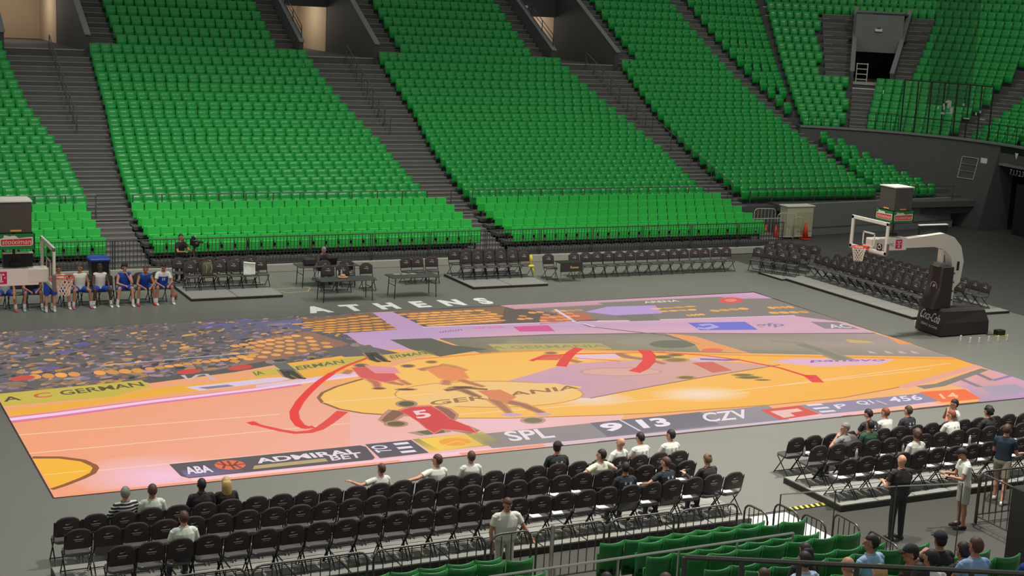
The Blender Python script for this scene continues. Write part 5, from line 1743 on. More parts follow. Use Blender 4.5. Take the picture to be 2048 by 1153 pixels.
# ------------------------------------------------------------------ people
SKIN = {'light': mat('skin_light', rgb(206, 150, 122), .55), 'tan': mat('skin_tan', rgb(178, 122, 94), .55), 'dark': mat('skin_dark', rgb(84, 56, 46), .5)}
HAIR = {'black': mat('hair_black', rgb(38, 31, 29), .6, noise=.2, scale=40), 'brown': mat('hair_brown', rgb(84, 58, 46), .6, noise=.2, scale=40), 'grey': mat('hair_grey', rgb(140, 134, 124), .7, noise=.2, scale=40),
        'blond': mat('hair_blond', rgb(196, 164, 100), .55, noise=.2, scale=40), 'ginger': mat('hair_ginger', rgb(140, 76, 56), .6, noise=.2, scale=40), 'lightbrown': mat('hair_light_brown', rgb(128, 98, 74), .6, noise=.2, scale=40)}
EYEM = mat('eye_dark', rgb(40, 30, 26), .3)
LIP = mat('lip', rgb(150, 84, 76), .6)


def fuse(mb, voxel, dec, name, mt, smooth_it=4):
    """merge overlapping closed shapes into one continuous surface"""
    me = mb.mesh('raw')
    o = bpy.data.objects.new('raw', me)
    COL.objects.link(o)
    r = o.modifiers.new('r', 'REMESH'); r.mode = 'VOXEL'; r.voxel_size = voxel
    if smooth_it:
        s = o.modifiers.new('s', 'SMOOTH'); s.iterations = smooth_it; s.factor = .5
    d = o.modifiers.new('d', 'DECIMATE'); d.ratio = dec
    out = bpy.data.meshes.new_from_object(o.evaluated_get(bpy.context.evaluated_depsgraph_get()))
    bpy.data.objects.remove(o); bpy.data.meshes.remove(me)
    out.name = name
    out.materials.clear(); out.materials.append(mt)
    out.polygons.foreach_set('material_index', [0] * len(out.polygons))
    out.polygons.foreach_set('use_smooth', [True] * len(out.polygons))
    return out


def capsule(mb, a, b, r0, r1, m, n=10, flat=False):
    a, b = Vector(a), Vector(b)
    d = (b - a); L = d.length; d = d / L
    if flat:
        mb.tube([a, b], [r0, r1], m, n)
    else:
        mb.tube([a - d * r0 * .95, a - d * r0 * .7, a, b, b + d * r1 * .7, b + d * r1 * .95], [r0 * .3, r0 * .72, r0, r1, r1 * .72, r1 * .3], m, n)


def ring(c, lat, fwd, rx, ry, n=14):
    return [Vector(c) + lat * (rx * math.cos(2 * PI * k / n)) + fwd * (ry * math.sin(2 * PI * k / n)) for k in range(n)]


def V3(*a):
    return Vector(a).normalized()


SIT_L = {'thigh': ((-.10, 1, .02), (.10, 1, .02)), 'shin': ((-.02, .08, -1), (.02, .08, -1))}
STAND_L = {'thigh': ((-.06, .02, -1), (.06, .02, -1)), 'shin': ((-.02, -.03, -1), (.02, -.03, -1))}
LAP = (((-.30, .15, -1), (.25, .95, -.25)), ((.30, .15, -1), (-.25, .95, -.25)))
KNEES = (((-.25, .45, -1), (.10, .8, -.75)), ((.25, .45, -1), (-.10, .8, -.75)))
CLASP = (((-.35, .35, -1), (.55, .8, -.25)), ((.35, .35, -1), (-.55, .8, -.25)))
DOWN = (((-.22, .02, -1), (-.05, .2, -1)), ((.22, .02, -1), (.05, .2, -1)))


def person(label, loc, face, sit=True, skin='tan', hair='black', style='short', shirt=None, sleeve='short', bottom=None, blen='long', shoes=(60, 56, 54),
           lean=.12, twist=0., yaw=0., nod=0., tilt=0., arms=LAP, legs=None, H=1.78, seat_h=.475, wide=1.0, group=None, face_on=False, cap=None, prints=None, socks=None, held=None, vest=None, detail=1):
    """loc: point on the ground (or deck) under the pelvis; face: heading in degrees (0 = +y)"""
    k = H / 1.78
    root = thing('person', label, 'person', loc, math.radians(face), group)
    vox = .0105 if detail else .013
    dec = .30 if detail else .24
    sk = SKIN[skin]
    hz = (seat_h + .075) if sit else .93 * k
    legs = legs or (SIT_L if sit else STAND_L)
    P0 = Vector((0, 0, hz))
    up = Vector((0, math.sin(lean), math.cos(lean)))
    lat0 = Vector((1, 0, 0))
    lat1 = Vector((math.cos(twist), math.sin(twist), 0))
    spine = [P0 + up * (k * t) for t in (-.09, .0, .12, .26, .39, .475, .525)]
    curve = lean * .35
    pts = []
    for i, p in enumerate(spine):
        t = (-.09, .0, .12, .26, .39, .475, .525)[i]
        pts.append(p + Vector((0, 1, -.3)) * (curve * max(0, t) ** 2 * .9))
    RX = [.135, .168, .150, .162, .178, .125, .062]; RY = [.10, .118, .108, .116, .112, .082, .062]
    if not sit:
        RY = [.09, .105, .098, .108, .108, .08, .06]

    def torso(mb, m, infl=0.0, i0=0, i1=7, w=1.0):
        rings = []
        for i in range(i0, i1):
            t = i / 6.0
            la = (lat0 * (1 - t) + lat1 * t).normalized()
            d = (pts[min(i + 1, 6)] - pts[max(i - 1, 0)]).normalized()
            fw = d.cross(la).normalized() * -1.0
            fw = la.cross(d).normalized() * -1 if False else d.cross(la)
            ww = w * (wide if 0 < i < 5 else 1)
            rings.append(ring(pts[i], la, fw, (RX[i] * k + infl) * ww, (RY[i] * k + infl) * (ww if i < 4 else 1)))
        if i1 == 6 and i0 == 1:
            d = (pts[6] - pts[5]).normalized(); rings.append(ring(pts[5].lerp(pts[6], .62), lat1, d.cross(lat1), .078 * k, .074 * k))
        mb.loft(rings, m)
    neck = pts[6]
    hd = Vector((math.sin(tilt), math.sin(lean * .7 + nod * .6), math.cos(lean * .7 + nod * .6))).normalized()
    Hc = neck + hd * (.134 * k)
    RH = Matrix.Rotation(yaw + twist * .5, 3, 'Z') @ Matrix.Rotation(-(lean * .35 + nod), 3, 'X') @ Matrix.Rotation(tilt, 3, 'Y')
    hp = lambda x, y, z: Hc + RH @ (Vector((x, y, z)) * k)
    mb = MB()
    torso(mb, sk)
    capsule(mb, pts[5], Hc - hd * .05, .060 * k, .055 * k, sk)
    mb.ell(Hc + RH @ Vector((0, -.008, .022)) * k, (.077 * k, .096 * k, .098 * k), sk, 14, 10, RH)
    mb.ell(hp(0, .022, -.055), (.058 * k, .068 * k, .066 * k), sk, 12, 8, RH)
    capsule(mb, hp(0, .088, .012), hp(0, .108, -.022), .010 * k, .016 * k, sk, 8)
    for s in (-1, 1):
        mb.ell(hp(s * .079, -.006, -.008), (.012 * k, .022 * k, .032 * k), sk, 8, 6, RH)
        mb.ell(hp(s * .034, .078, .030), (.024 * k, .016 * k, .010 * k), sk, 8, 6, RH)
    sh = [pts[4] + (pts[5] - pts[4]) * .55 + lat1 * (s * .172 * k * (1 + (wide - 1) * .7)) for s in (-1, 1)]
    el = []; wr = []
    Rt = Matrix.Rotation(twist, 3, 'Z')
    for i, s in enumerate((-1, 1)):
        ua, fa = (Rt @ V3(*arms[i][0]), Rt @ V3(*arms[i][1]))
        e = sh[i] + ua * (.295 * k); w_ = e + fa * (.25 * k)
        el.append(e); wr.append(w_)
        capsule(mb, sh[i], e, .052 * k, .040 * k, sk); capsule(mb, e, w_, .041 * k, .027 * k, sk)
        # hand: palm, four fingers of different length, thumb from the side of the palm
        side = fa.cross(Vector((0, 0, 1)))
        side = side.normalized() if side.length > .2 else Vector((0, 1, 0))
        nrm = side.cross(fa).normalized()
        pc = w_ + fa * (.055 * k)
        mb.ell(pc, (.020 * k, .040 * k, .055 * k), sk, 10, 7, Matrix((nrm, side, fa)).transposed())
        for j, (o_, ln) in enumerate(((-.030, .062), (-.010, .075), (.011, .070), (.031, .054))):
            a0 = pc + fa * (.040 * k) + side * (o_ * k)
            a1 = a0 + (fa * .9 - nrm * .25 + side * o_ * 3).normalized() * (ln * .55 * k)
            a2 = a1 + (fa * .55 - nrm * .8).normalized() * (ln * .5 * k)
            capsule(mb, a0, a1, .0105 * k, .010 * k, sk, 6); capsule(mb, a1, a2, .010 * k, .0085 * k, sk, 6)
        ts = side * s * -1
        b0 = pc - fa * (.02 * k) + ts * (.030 * k); b1 = b0 + (ts * .8 + fa * .7).normalized() * (.036 * k)
        capsule(mb, b0, b1, .013 * k, .011 * k, sk, 6); capsule(mb, b1, b1 + (fa - nrm * .2).normalized() * (.028 * k), .011 * k, .009 * k, sk, 6)
    hip = [P0 + Vector((s * .088 * k, 0, -.015)) for s in (-1, 1)]
    kn = []; an = []
    for i, s in enumerate((-1, 1)):
        th, sn = V3(*legs['thigh'][i]), V3(*legs['shin'][i])
        q = hip[i] + th * (.43 * k)
        lo = (q.z - .085) if (sit or True) else .4
        a = q + sn * (.415 * k)
        ln = (q.z - .078) / max(.2, -sn.z)
        if sn.z < -.6 and ln < .56 * k:
            a = q + sn * max(.2, ln)
        kn.append(q); an.append(a)
        capsule(mb, hip[i], q, .082 * k, .056 * k, sk); capsule(mb, q, a, .054 * k, .036 * k, sk)
        capsule(mb, q.lerp(a, .15) - Vector((0, .012, 0)), q.lerp(a, .45) - Vector((0, .018, 0)), .046 * k, .046 * k, sk)
        capsule(mb, a, a + Vector((0, .10, -.045)), .036 * k, .028 * k, sk)
    obj('body', fuse(mb, vox, dec, 'body', sk, 3), root)
    # clothes
    if shirt is not None:
        m = shirt if not isinstance(shirt, tuple) else cloth(*shirt)
        mb = MB()
        torso(mb, m, .018, 1 if not sit else 1, 6, 1.0)
        la = lat1
        capsule(mb, sh[0] + la * .02, sh[1] - la * .02, .066 * k, .066 * k, m, 12)
        for i in (0, 1):
            f = {'short': .62, 'long': 1.0, 'none': .0}[sleeve]
            if f > 0:
                capsule(mb, sh[i], sh[i].lerp(el[i], f), .066 * k, (.062 if f < 1 else .052) * k, m, 12, f < 1)
            if f == 1.0:
                capsule(mb, el[i], el[i].lerp(wr[i], .93), .053 * k, .036 * k, m, 12)
        mb2 = fuse(mb, vox, dec, 'shirt', m, 2)
        so = obj('shirt', mb2, root)
        if sleeve == 'short' or sleeve == 'long':
            mb = MB(); c0 = pts[5] + (pts[6] - pts[5]) * .66; d = (pts[6] - pts[5]).normalized(); fw = d.cross(lat1)
            mb.tube(ring(c0, lat1, fw, .074 * k, .070 * k, 12), .011, m, 5, closed=True); obj('collar', mb, so)
        if prints:
            pm = cloth(*prints) if isinstance(prints, tuple) else prints
            mb = MB(); d = (pts[5] - pts[3]).normalized(); bw = -(d.cross(lat1))
            def spot(a, t, w, h):
                i = 4 if t > .39 else 3
                base = pts[3] + d * ((t - .26) * k)
                off = (RY[3] * k + .024) * math.sqrt(max(.05, 1 - (a / (RX[4] * k + .02)) ** 2)) + .004
                c = base + lat1 * a + bw * off
                vs = [c + lat1 * (sx * w / 2) + d * (sz * h / 2) + bw * (-.25 * abs(a + sx * w / 2) * .6) for sx, sz in ((-1, -1), (1, -1), (1, 1), (-1, 1))]
                mb.add(vs + [v + bw * .003 for v in vs], [(3, 2, 1, 0), (4, 5, 6, 7), (0, 1, 5, 4), (1, 2, 6, 5), (2, 3, 7, 6), (3, 0, 4, 7)], pm)
            if style == 'x':
                pass
            for a, t, w, h in ((-.055, .37, .035, .05), (.055, .37, .045, .05), (-.06, .305, .07, .022), (.055, .305, .07, .018), (-.05, .26, .05, .03)):
                spot(a, t, w, h)
            obj('shirt_print', mb, so)
    if vest is not None:
        m = cloth(*vest); mb = MB(); torso(mb, m, .026, 1, 5)
        for s in (-1, 1):
            capsule(mb, pts[4] + lat1 * (s * .09) , pts[5] + lat1 * (s * .085), .05, .035, m, 8)
        vo = obj('vest', fuse(mb, vox, dec, 'vest', m, 2), root)
        if face_on:
            mb = MB(); d = (pts[4] - pts[3]).normalized(); fw = d.cross(lat1); c = pts[3] + d * .05 + fw * (RY[3] * k + .030)
            for x in (-.03, .03):
                vs = [c + lat1 * (x + a) + d * b for a, b in ((-.018, -.05), (.018, -.05), (.018, .05), (-.018, .05))]
                mb.add(vs + [v + fw * .004 for v in vs], [(0, 1, 2, 3), (7, 6, 5, 4)], WHITEP)
            obj('number_print', mb, vo)
    if bottom is not None:
        m = cloth(*bottom); mb = MB()
        torso(mb, m, .012, 0, 3)
        for i in (0, 1):
            mb.ell(hip[i], (.10 * k, .10 * k, .10 * k), m, 10, 7)
            if blen == 'long':
                capsule(mb, hip[i], kn[i], .094 * k, .070 * k, m, 12); capsule(mb, kn[i], kn[i].lerp(an[i], .96), .070 * k, .054 * k, m, 12)
            else:
                f = .86 if sit else .88
                capsule(mb, hip[i], hip[i].lerp(kn[i], f), .102 * k, .092 * k, m, 12, True)
        obj('trousers' if blen == 'long' else 'shorts', fuse(mb, vox, dec, 'legwear', m, 2), root)
    for i in (0, 1):
        m = cloth(*shoes); mb = MB(); mb.smooth = True
        a = an[i]; z0 = a.z - .078
        rings = []
        for y, w, h in ((-.075, .028, .055), (-.06, .038, .085), (.0, .042, .095), (.07, .044, .07), (.13, .046, .055), (.175, .036, .045), (.195, .016, .03)):
            rings.append([Vector((a.x + w * k * math.cos(2 * PI * q / 10), a.y + y * k, z0 + h * k * .5 + h * k * .5 * math.sin(2 * PI * q / 10))) for q in range(10)])
        mb.loft(rings, m)
        so = obj('shoe', mb, root)
        if socks:
            mb = MB(); capsule(mb, a - Vector((0, 0, .02)), a.lerp(kn[i], .42 if socks[3:] else .3), .041 * k, .047 * k, cloth(*socks[:3]), 10, True); obj('sock', mb, root)
    # hair
    if style != 'bald':
        m = HAIR[hair]; mb = MB()
        e = MB(); sc = {'short': 1.0, 'long': 1.06, 'curly': 1.22, 'bun': 1.05, 'cap': 1.0, 'crop': .97}[style]
        e.ell((0, 0, -.012), (.087 * sc, .106 * sc, .118 * sc), m, 20, 16)
        vs = []
        for x, y, z in e.v:
            z += .032; y -= .016
            front = y > (.004 if style == 'curly' else .012) and z < (.070 if style == 'curly' else .062)
            low = z < (-.078 if style != 'crop' else -.062)
            side = y > -.022 and z < -.004
            if front or low or side:
                x *= .66; y *= .66; z = min(z * .8, .045)
            if style == 'curly':
                x += .010 * math.sin(60 * y + 40 * z); y += .010 * math.sin(55 * z + 50 * x); z += .008 * math.sin(60 * x)
            vs.append(hp(x, y, z))
        mb.add(vs, e.f, m); mb.smooth = True
        if style == 'long':
            rings = []
            for z, w, d_ in ((.085, .06, .05), (.04, .098, .078), (-.05, .104, .078), (-.14, .104, .066), (-.22, .092, .05), (-.29, .05, .03)):
                c = Hc + RH @ Vector((0, (-.045 + .05 * min(0, z)) * k, z * k))
                rings.append([c + RH @ Vector((w * k * math.cos(2 * PI * q / 12), d_ * k * math.sin(2 * PI * q / 12) - .02, 0)) for q in range(12)])
            mb.loft(rings, m)
        if style == 'bun':
            mb.ell(hp(0, -.09, .09), (.04 * k, .04 * k, .04 * k), m, 10, 7)
        obj('hair', mb, root)
    if cap:
        m = cloth(*cap); e = MB(); e.ell((0, 0, 0), (.095, .112, .10), m, 18, 12)
        mb = MB(); mb.smooth = True
        vs = [hp(x if z > -.01 else x * .75, (y if z > -.01 else y * .75) - .008, max(z, -.012) + .05) for x, y, z in e.v]
        mb.add(vs, e.f, m)
        co_ = obj('cap', mb, root)
        mb = MB(); mb.smooth = True
        mb.loft([[hp(.075 * math.cos(a), .09 + .085 * math.sin(a) * 1.0, .043 - .02 * math.sin(a) + o) for a in [PI * q / 8 for q in range(9)]] for o in (0, .012)], m)
        obj('peak', mb, co_)
    if face_on:
        for s in (-1, 1):
            mb = MB(); mb.smooth = True; mb.ell(hp(s * .033, .086, .014), (.013 * k, .008 * k, .008 * k), EYEM, 8, 6, RH); obj('eye', mb, root)
            if hair != 'none':
                mb = MB(); capsule(mb, hp(s * .018, .093, .036), hp(s * .048, .083, .038), .005, .004, HAIR[hair], 6); obj('eyebrow', mb, root)
        mb = MB(); mb.smooth = True; mb.ell(hp(0, .088, -.052), (.024 * k, .007 * k, .007 * k), LIP, 8, 6, RH); obj('mouth', mb, root)
    return root, wr, Hc


# --- players on the far side, facing the camera
GP = 'players seated across the court'
BLUE = (34, 74, 168); WHT = (222, 218, 206)
py0 = 10.72
wide_l = {'thigh': ((-.34, 1, .06), (.34, 1, .06)), 'shin': ((-.08, .02, -1), (.08, .02, -1))}
common = dict(bottom=BLUE, blen='short', socks=(228, 226, 218), H=1.84, group=GP, face_on=True, legs=wide_l, detail=0)
person('seated player, only legs showing under the white arm at the left edge', (-12.35, py0, 0), 180, skin='tan', shirt=WHT, sleeve='none', shoes=(190, 80, 60), lean=.35, arms=KNEES, **common)
person('seated player in blue shorts, second from left, half hidden by the white arm', (-11.55, py0, 0), 180, skin='tan', shirt=(40, 40, 44), shoes=(140, 196, 200), lean=.3, arms=CLASP, **common)
c2 = dict(common); c2.update(legs=None, face_on=False)
person('player bending forward with his back to the camera, blue shorts and black shirt', (-11.1, 9.9, 0), 0, sit=False, skin='light', shirt=(40, 38, 42), shoes=(216, 214, 206), lean=.95, nod=.2, arms=(((-.2, .5, -1), (.1, .6, -1)), ((.2, .5, -1), (-.1, .6, -1))), **c2)
person('seated dark-haired player behind the left hoop net', (-10.72, py0, 0), 180, skin='tan', shirt=(226, 196, 172), sleeve='none', shoes=(222, 206, 200), lean=.1, yaw=.1, arms=LAP, **common)
person('seated player in white vest and blue shorts with purple shoes', (-10.05, py0, 0), 180, skin='tan', hair='brown', shirt=WHT, sleeve='none', shoes=(178, 96, 150), lean=.05, yaw=-.5, arms=LAP, **common)
person('seated dark-skinned player in white vest and blue shorts', (-9.42, py0, 0), 180, skin='dark', shirt=WHT, sleeve='none', shoes=(226, 224, 216), lean=.08, yaw=.1, arms=KNEES, **common)
c3 = dict(common); c3.update(legs={'thigh': ((-.22, 1, .1), (.30, 1, .1)), 'shin': ((-.02, .12, -1), (.14, .02, -1))})
person('seated curly-haired player in blue with hand on chin and white leggings', (-8.66, py0, 0), 180, skin='light', style='curly', shirt=BLUE, sleeve='none', shoes=(228, 226, 218), lean=.2, arms=(((-.15, .55, -1), (.50, -.05, .85)), ((.25, .35, -1), (-.65, .8, -.1))), **c3)
person('seated player in blue vest leaning forward with red shoes', (-8.02, py0, 0), 180, skin='tan', hair='brown', style='crop', shirt=BLUE, sleeve='none', shoes=(206, 52, 52), lean=.45, yaw=-.3, arms=CLASP, **common)
person('seated player, last on the right, white tee under a blue vest', (-7.42, py0, 0), 180, skin='tan', shirt=(222, 222, 214), vest=BLUE, shoes=(226, 224, 216), lean=.3, nod=.25, arms=CLASP, **common)
# --- cameraman
person('cameraman in black standing behind a camera on a tripod', (-6.02, 13.95, 0), 205, sit=False, hair='black', style='crop', shirt=(36, 32, 30), bottom=(34, 32, 30), arms=(((-.2, .6, -.8), (.3, 1, .1)), ((.25, .5, -.9), (-.3, 1, .1))), face_on=True, detail=0)
t = thing('video_camera', 'black video camera on a tripod in front of the cameraman', 'camera', (-5.68, 13.33, 0))
for a in (0, 2.1, 4.2):
    mb = MB(); mb.tube([(0, 0, 1.3), (.42 * math.cos(a + .4), .42 * math.sin(a + .4), 0)], .02, STEELG, 6); obj('tripod_leg', mb, t)
mb = MB(); mb.box((0, 0, 1.48), (.16, .42, .24), BLACKM, bev=.02); mb.box((0, .05, 1.64), (.10, .2, .10), BLACKM, bev=.01); c = obj('camera_body', mb, t)
mb = MB(); mb.smooth = True; mb.tube([(0, -.2, 1.48), (0, -.36, 1.48), (0, -.36, 1.48), (0, -.44, 1.48)], [.06, .06, .085, .085], BLACKM, 12); obj('lens', mb, c)
mb = MB(); mb.box((.2, -.02, 1.5), (.2, .3, .05), BLACKM); mb.box((0.02, -.1, 1.72), (.05, .1, .06), PRINT); obj('viewfinder', mb, c)
# --- man at the table
person('grey-haired man in dark vest and patterned shirt sitting at the rear table', (-1.15, 12.95, 0), 185, skin='light', hair='grey', shirt=(60, 56, 58), sleeve='long', bottom=(50, 48, 46), lean=.3, nod=.3, arms=(((-.25, .55, -.8), (.3, .95, .05)), ((.25, .55, -.8), (-.3, .95, .05))), face_on=True, detail=0)
folding_chair(-1.15, 12.97, 0, PI, 'black folding chair under the grey-haired man at the rear table', GF, False)

# --- spectators in the near left block, seen from behind
GA = 'spectators in the near chairs'
ya = -11.3
STR = striped('striped_knit', rgb(42, 40, 48), rgb(214, 214, 204), 17.0)
jeans = (60, 62, 72)
nb = dict(group=GA, bottom=jeans)
BACKREST = .16
def at_chair(x, row=0):
    return (x, (-11.06, -12.11, -13.08)[row], (0, .14, .14)[row])
person('grey-haired spectator in a navy and white striped top, front row, left end', at_chair(-13.36), 8, skin='light', hair='grey', shirt=STR, sleeve='long', lean=-.02, yaw=-.5, arms=(((-.6, .1, -.9), (-.1, .9, -.4)), ((.2, .1, -1), (-.2, .9, -.2))), **nb)
person('dark-haired spectator in a plain white shirt beside the striped top, front row', at_chair(-12.88), 0, shirt=(216, 222, 206), hair='brown', lean=-.04, **nb)
person('short-haired spectator in a dark maroon jacket beside the blonde woman', at_chair(-11.96), 0, skin='dark', style='crop', shirt=(50, 36, 40), sleeve='long', lean=.02, wide=1.08, **nb)
person('blonde long-haired woman in black, front row near left block', at_chair(-11.48), 0, skin='light', hair='blond', style='long', shirt=(44, 36, 38), sleeve='long', H=1.68, **nb)
person('brown-haired spectator in a white top leaning left, front row', at_chair(-8.42), 12, skin='light', hair='brown', style='crop', shirt=(218, 216, 204), lean=-.05, yaw=.1, H=1.66, arms=(((-1, .2, -.3), (-.3, .9, .1)), ((.3, .1, -1), (-.3, .9, -.2))), **nb)
person('spectator in a white tee stretching a bare arm along the chair backs to the left', at_chair(-7.20), 6, skin='light', hair='brown', style='short', shirt=(222, 220, 208), lean=.02, yaw=.7, arms=(((-1, -.12, -.28), (-1, .05, -.12)), ((.3, .2, -1), (-.3, .9, -.2))), **nb)
person('spectator with a short dark crop in a white tee, front row right of the arm', at_chair(-6.45), 0, skin='light', hair='brown', style='crop', shirt=(214, 214, 204), lean=.02, **nb)
person('man in a dark cap turned right and a black polo with white crests', at_chair(-4.46), -6, skin='light', style='crop', shirt=(40, 46, 46), cap=(44, 38, 40), yaw=-.9, prints=(196, 206, 204), lean=.04, wide=1.08, **nb)
person('bald man in a white top with one bare knee raised, front row', at_chair(-3.03), 14, skin='light', style='bald', shirt=(220, 220, 206), lean=-.14, bottom=(70, 66, 64), blen='short', yaw=.2, legs={'thigh': ((-.8, .75, .55), (.1, 1, 0)), 'shin': ((.35, .35, -1), (0, .1, -1))}, arms=(((-.5, .1, -1), (-.1, .9, .1)), ((.4, .1, -1), (-.2, .9, -.3))), group=GA)
person('dark-haired spectator in a white printed tee looking down, front row', at_chair(-2.38), 8, skin='light', shirt=(222, 222, 208), prints=(170, 176, 180), lean=.14, nod=.25, yaw=.3, arms=KNEES, **nb)
person('dark-haired spectator in a white printed tee, last in the front row', at_chair(-1.63), 4, skin='light', shirt=(224, 224, 210), prints=(176, 180, 184), lean=.14, yaw=.6, arms=KNEES, **nb)
person('man with short brown hair in a white tee, rear row near the left end', at_chair(-12.8, 2), 0, skin='light', hair='brown', style='crop', shirt=(222, 228, 212), lean=.08, **nb)
person('dark-haired spectator in cream resting both arms along the chairs, second row', at_chair(-4.08, 1), 14, skin='light', style='crop', shirt=(222, 222, 196), lean=-.06, yaw=.5, arms=(((-1, .1, -.45), (-.9, .2, -.3)), ((.9, -.1, -.5), (.2, .9, -.3))), **nb)
person('man in a black polo with white crests, rear row left of two', at_chair(-4.02, 2), -4, skin='tan', style='crop', shirt=(42, 46, 52), prints=(196, 204, 210), lean=.08, yaw=-.3, **nb)
person('man in a black polo with white crests and raised collar, rear row right of two', at_chair(-3.03, 2), 10, skin='light', hair='brown', style='crop', shirt=(40, 44, 48), prints=(196, 204, 210), lean=.16, yaw=.4, arms=(((-.8, .2, -.6), (.3, .9, -.3)), ((.3, .1, -1), (-.2, .9, -.3))), **nb)
person('woman with tied light brown hair in black holding a phone, rear row', at_chair(-2.04, 2), 8, skin='light', hair='lightbrown', style='bun', shirt=(46, 42, 42), sleeve='long', lean=.12, nod=.2, H=1.70, wide=1.1, arms=(((-.4, .4, -.9), (-.1, .9, .4)), ((.3, .3, -1), (-.4, .9, -.2))), **nb)
mb = MB(); mb.box((0, 0, 0), (.07, .012, .14), WHITEP, bev=.003); tag(obj('phone', mb, None, (-2.36, -12.62, .95)), 'white phone held by the woman with tied light brown hair', 'phone')
# standing man facing the camera
person('man in a white polo standing behind the steel barrier, facing the camera', (-7.47, -14.66, 0), 176, sit=False, skin='tan', hair='brown', style='crop', shirt=(212, 210, 196), bottom=(196, 192, 178), H=1.74, wide=1.3, nod=.35, lean=.05, face_on=True, arms=(((-.55, .25, -1), (-.5, .25, -.75)), ((.28, .0, -1), (.0, .3, -1))))

# --- spectators in the near right block
def at_r(x, row=0):
    return (x, (-11.06, -12.11, -13.08)[row], (0, .14, .14)[row])
person('old grey-haired man in a grey tee resting his cheek on his hand', at_r(2.24, 1), 25, skin='light', hair='grey', shirt=(140, 142, 138), lean=.05, yaw=.9, tilt=-.2, arms=(((-.55, .6, -.7), (.54, -.2, .8)), ((.3, .1, -1), (-.5, .8, -.2))), **nb)
person('dark-haired spectator in a dark green tee, second row of the near right block', at_r(2.92, 1), 0, skin='tan', hair='black', style='crop', shirt=(48, 82, 56), lean=.04, **nb)
person('dark-haired man in a black polo looking down beside the red-haired one', at_r(3.9), 0, skin='light', style='short', hair='black', shirt=(46, 46, 48), prints=(190, 196, 196), lean=.22, nod=.3, yaw=.5, arms=KNEES, **nb)
person('red-haired spectator in a white tee, front row of the near right block', at_r(4.38), 6, skin='light', hair='ginger', style='short', shirt=(220, 216, 206), lean=.2, yaw=.4, arms=KNEES, **nb)
person('brown-haired man in a black tee with white crest, front row of the near right block', at_r(5.02), 4, skin='light', hair='brown', style='short', shirt=(48, 48, 54), prints=(200, 208, 216), lean=.12, yaw=.3, **nb)
person('curly brown-haired spectator in a white tee, rear row of the near right block', at_r(3.45, 2), 0, skin='light', hair='brown', style='curly', shirt=(222, 220, 208), lean=.1, yaw=-.2, **nb)
person('dark-haired man in white turned sideways with hands to his mouth', (6.62, -10.98, 0), 50, skin='tan', shirt=(222, 220, 208), lean=.18, yaw=.5, seat_h=.5, arms=(((-.2, .7, -.7), (.52, -.12, .8)), ((.2, .7, -.6), (-.52, -.12, .8))), **nb)
person('short-haired man in a white printed tee in front of the one with raised hands', at_r(5.45, 1), 6, skin='light', hair='ginger', style='crop', shirt=(224, 220, 210), prints=(180, 176, 176), lean=.22, yaw=.5, wide=1.15, arms=KNEES, **nb)
person('dark-haired spectator covering the face with a raised hand, far right second row', at_r(6.55, 1), 10, skin='light', hair='black', style='curly', shirt=(48, 44, 46), lean=.15, yaw=.1, arms=(((-.3, .4, -1), (.2, .8, -.3)), ((.5, .6, -.3), (-.62, -.15, .62))), **nb)
person('man in dark navy and beige shorts striding past the near right chairs', (4.98, -14.1, 0), -55, sit=False, skin='light', hair='brown', style='crop', shirt=(30, 44, 56), bottom=(150, 140, 122), blen='short', shoes=(220, 220, 210), lean=.12, H=1.82, legs={'thigh': ((-.05, .35, -1), (.05, -.18, -1)), 'shin': ((0, -.05, -1), (0, -.35, -1))}, arms=(((-.2, .3, -1), (.0, .9, -.2)), ((.3, .1, -1), (.2, .9, -.1))), group=GA)
person('bald man in black standing with his back to the camera', (1.1, -15.2, 0), 0, sit=False, skin='light', style='bald', shirt=(40, 34, 34), bottom=(38, 35, 36), H=1.84, wide=1.28, shoes=(40, 38, 38), lean=.03, nod=.1, arms=(((-.35, .1, -1), (.35, .75, .1)), ((.25, .15, -1), (-.6, .6, .2))), group='people standing in the walkway')
r_, wr_, hc_ = person('man in a white polo and grey shorts looking at a phone, side on', (2.93, -15.1, 0), 68, sit=False, skin='tan', hair='black', style='short', shirt=(220, 222, 208), bottom=(176, 174, 162), blen='short', H=1.80, shoes=(44, 42, 40), lean=.10, nod=.75, face_on=True, arms=(((-.12, .35, -1), (.25, 1, .15)), ((.12, .3, -1), (-.25, 1, .15))), group='people standing in the walkway')
mb = MB(); mb.box((0, 0, 0), (.075, .15, .012), BLACKM, bev=.004, rx=.5)
wm = Matrix.Rotation(math.radians(68), 4, 'Z') @ ((wr_[0] + wr_[1]) / 2 + Vector((0, .14, .03)))
tag(obj('phone', mb, None, Vector((2.93, -15.1, 0)) + wm, math.radians(68)), 'dark phone in the hands of the man in the white polo', 'phone')

# --- people in the near seats at the bottom right; given by head position
GC = 'people in the near seats at the bottom right'


def crowd_at(label, hx, hy, hz, face=0, **kw):
    d = dict(group=GC, bottom=(52, 52, 60), detail=1); d.update(kw)
    sh_ = .475
    zfl = hz - 1.30
    person(label, (hx, hy, zfl), face, seat_h=sh_, **d)


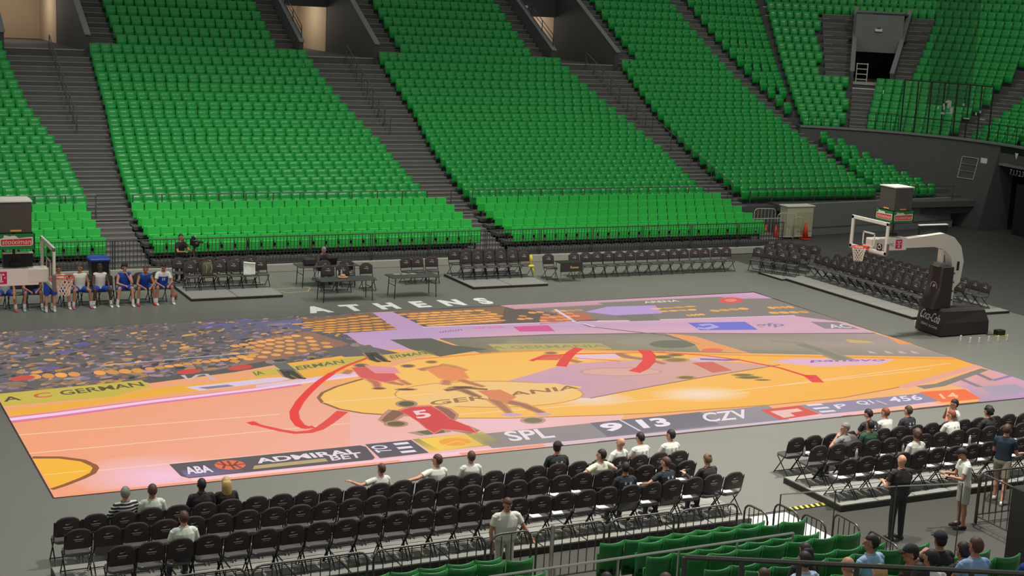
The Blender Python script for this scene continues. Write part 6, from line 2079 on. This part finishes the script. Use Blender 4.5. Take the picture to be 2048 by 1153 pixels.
LB = (150, 182, 214)
crowd_at('black-haired person in the near seats above the striped shirt', -6.2, -21.4, 3.08, 0, skin='tan', style='long', shirt=(44, 42, 46), H=1.66)
crowd_at('dark-haired person in a pale blue striped shirt behind the dark handrail', -6.85, -22.2, 3.28, 0, skin='tan', style='short', shirt=striped('pale_stripe', rgb(150, 170, 206), rgb(196, 208, 222), 26.0))
crowd_at('person in a pale blue top at the bottom edge, left end of the crowd', -7.35, -22.0, 3.12, 0, skin='tan', style='short', hair='brown', shirt=(126, 150, 190), H=1.6)
crowd_at('bald man with headphones band at the bottom edge', -6.8, -23.0, 3.5, 0, skin='light', style='bald', shirt=(50, 46, 46))
crowd_at('man in a light blue shirt with grey-black hair looking left', -5.36, -21.8, 3.18, 10, skin='tan', hair='black', style='crop', shirt=LB, lean=.12, yaw=.7, wide=1.15, H=1.82)
crowd_at('blond-topped head at the bottom edge below the light blue shirt', -6.95, -23.75, 3.70, 0, skin='light', hair='blond', style='crop', shirt=(70, 64, 60))
crowd_at('man in black cap and shirt, left arm bent up behind his head', -4.6, -22.3, 3.32, 0, skin='tan', style='crop', shirt=(40, 36, 36), cap=(36, 38, 46), lean=.1, yaw=-.2, wide=1.1, arms=(((-1, .1, -.1), (.95, .2, .35)), ((.35, .2, -1), (-.3, .9, -.2))))
crowd_at('dark-haired man in a white tee with small back print, bottom edge', -5.9, -23.5, 3.66, -6, skin='tan', style='short', shirt=(220, 216, 208), yaw=.3, prints=(150, 146, 142))
crowd_at('black-haired person in dark clothes left of the white tee at the bottom edge', -6.5, -23.95, 3.76, 0, skin='tan', style='long', shirt=(44, 40, 42), H=1.7)
crowd_at('person in a dark wide cap turned left behind the raised arm', -5.6, -22.85, 3.45, 20, skin='tan', style='crop', shirt=(60, 40, 38), cap=(44, 38, 38), yaw=.8)
crowd_at('dark-haired person in black beside the raised arm, right side', -4.95, -23.1, 3.50, 0, skin='tan', style='short', shirt=(42, 38, 38), wide=1.1)
crowd_at('dark-haired person in a pale blue shirt at the bottom right corner', -5.0, -23.35, 3.66, -8, skin='tan', style='short', hair='brown', shirt=(136, 170, 206), yaw=.2, arms=KNEES)
crowd_at('dark-haired person in a strong blue shirt at the bottom right corner', -4.42, -23.85, 3.74, -4, skin='light', style='short', hair='brown', shirt=(38, 62, 140), wide=1.1, arms=KNEES)
crowd_at('dark head at the bottom edge in front of the black bag seat', -9.35, -21.3, 3.02, 0, skin='tan', style='short', hair='black', shirt=(50, 44, 44), H=1.7)
crowd_at('brown-haired head at the bottom edge right of the black bag seat', -8.9, -22.0, 3.22, 0, skin='light', style='short', hair='brown', shirt=(70, 60, 56), H=1.7)
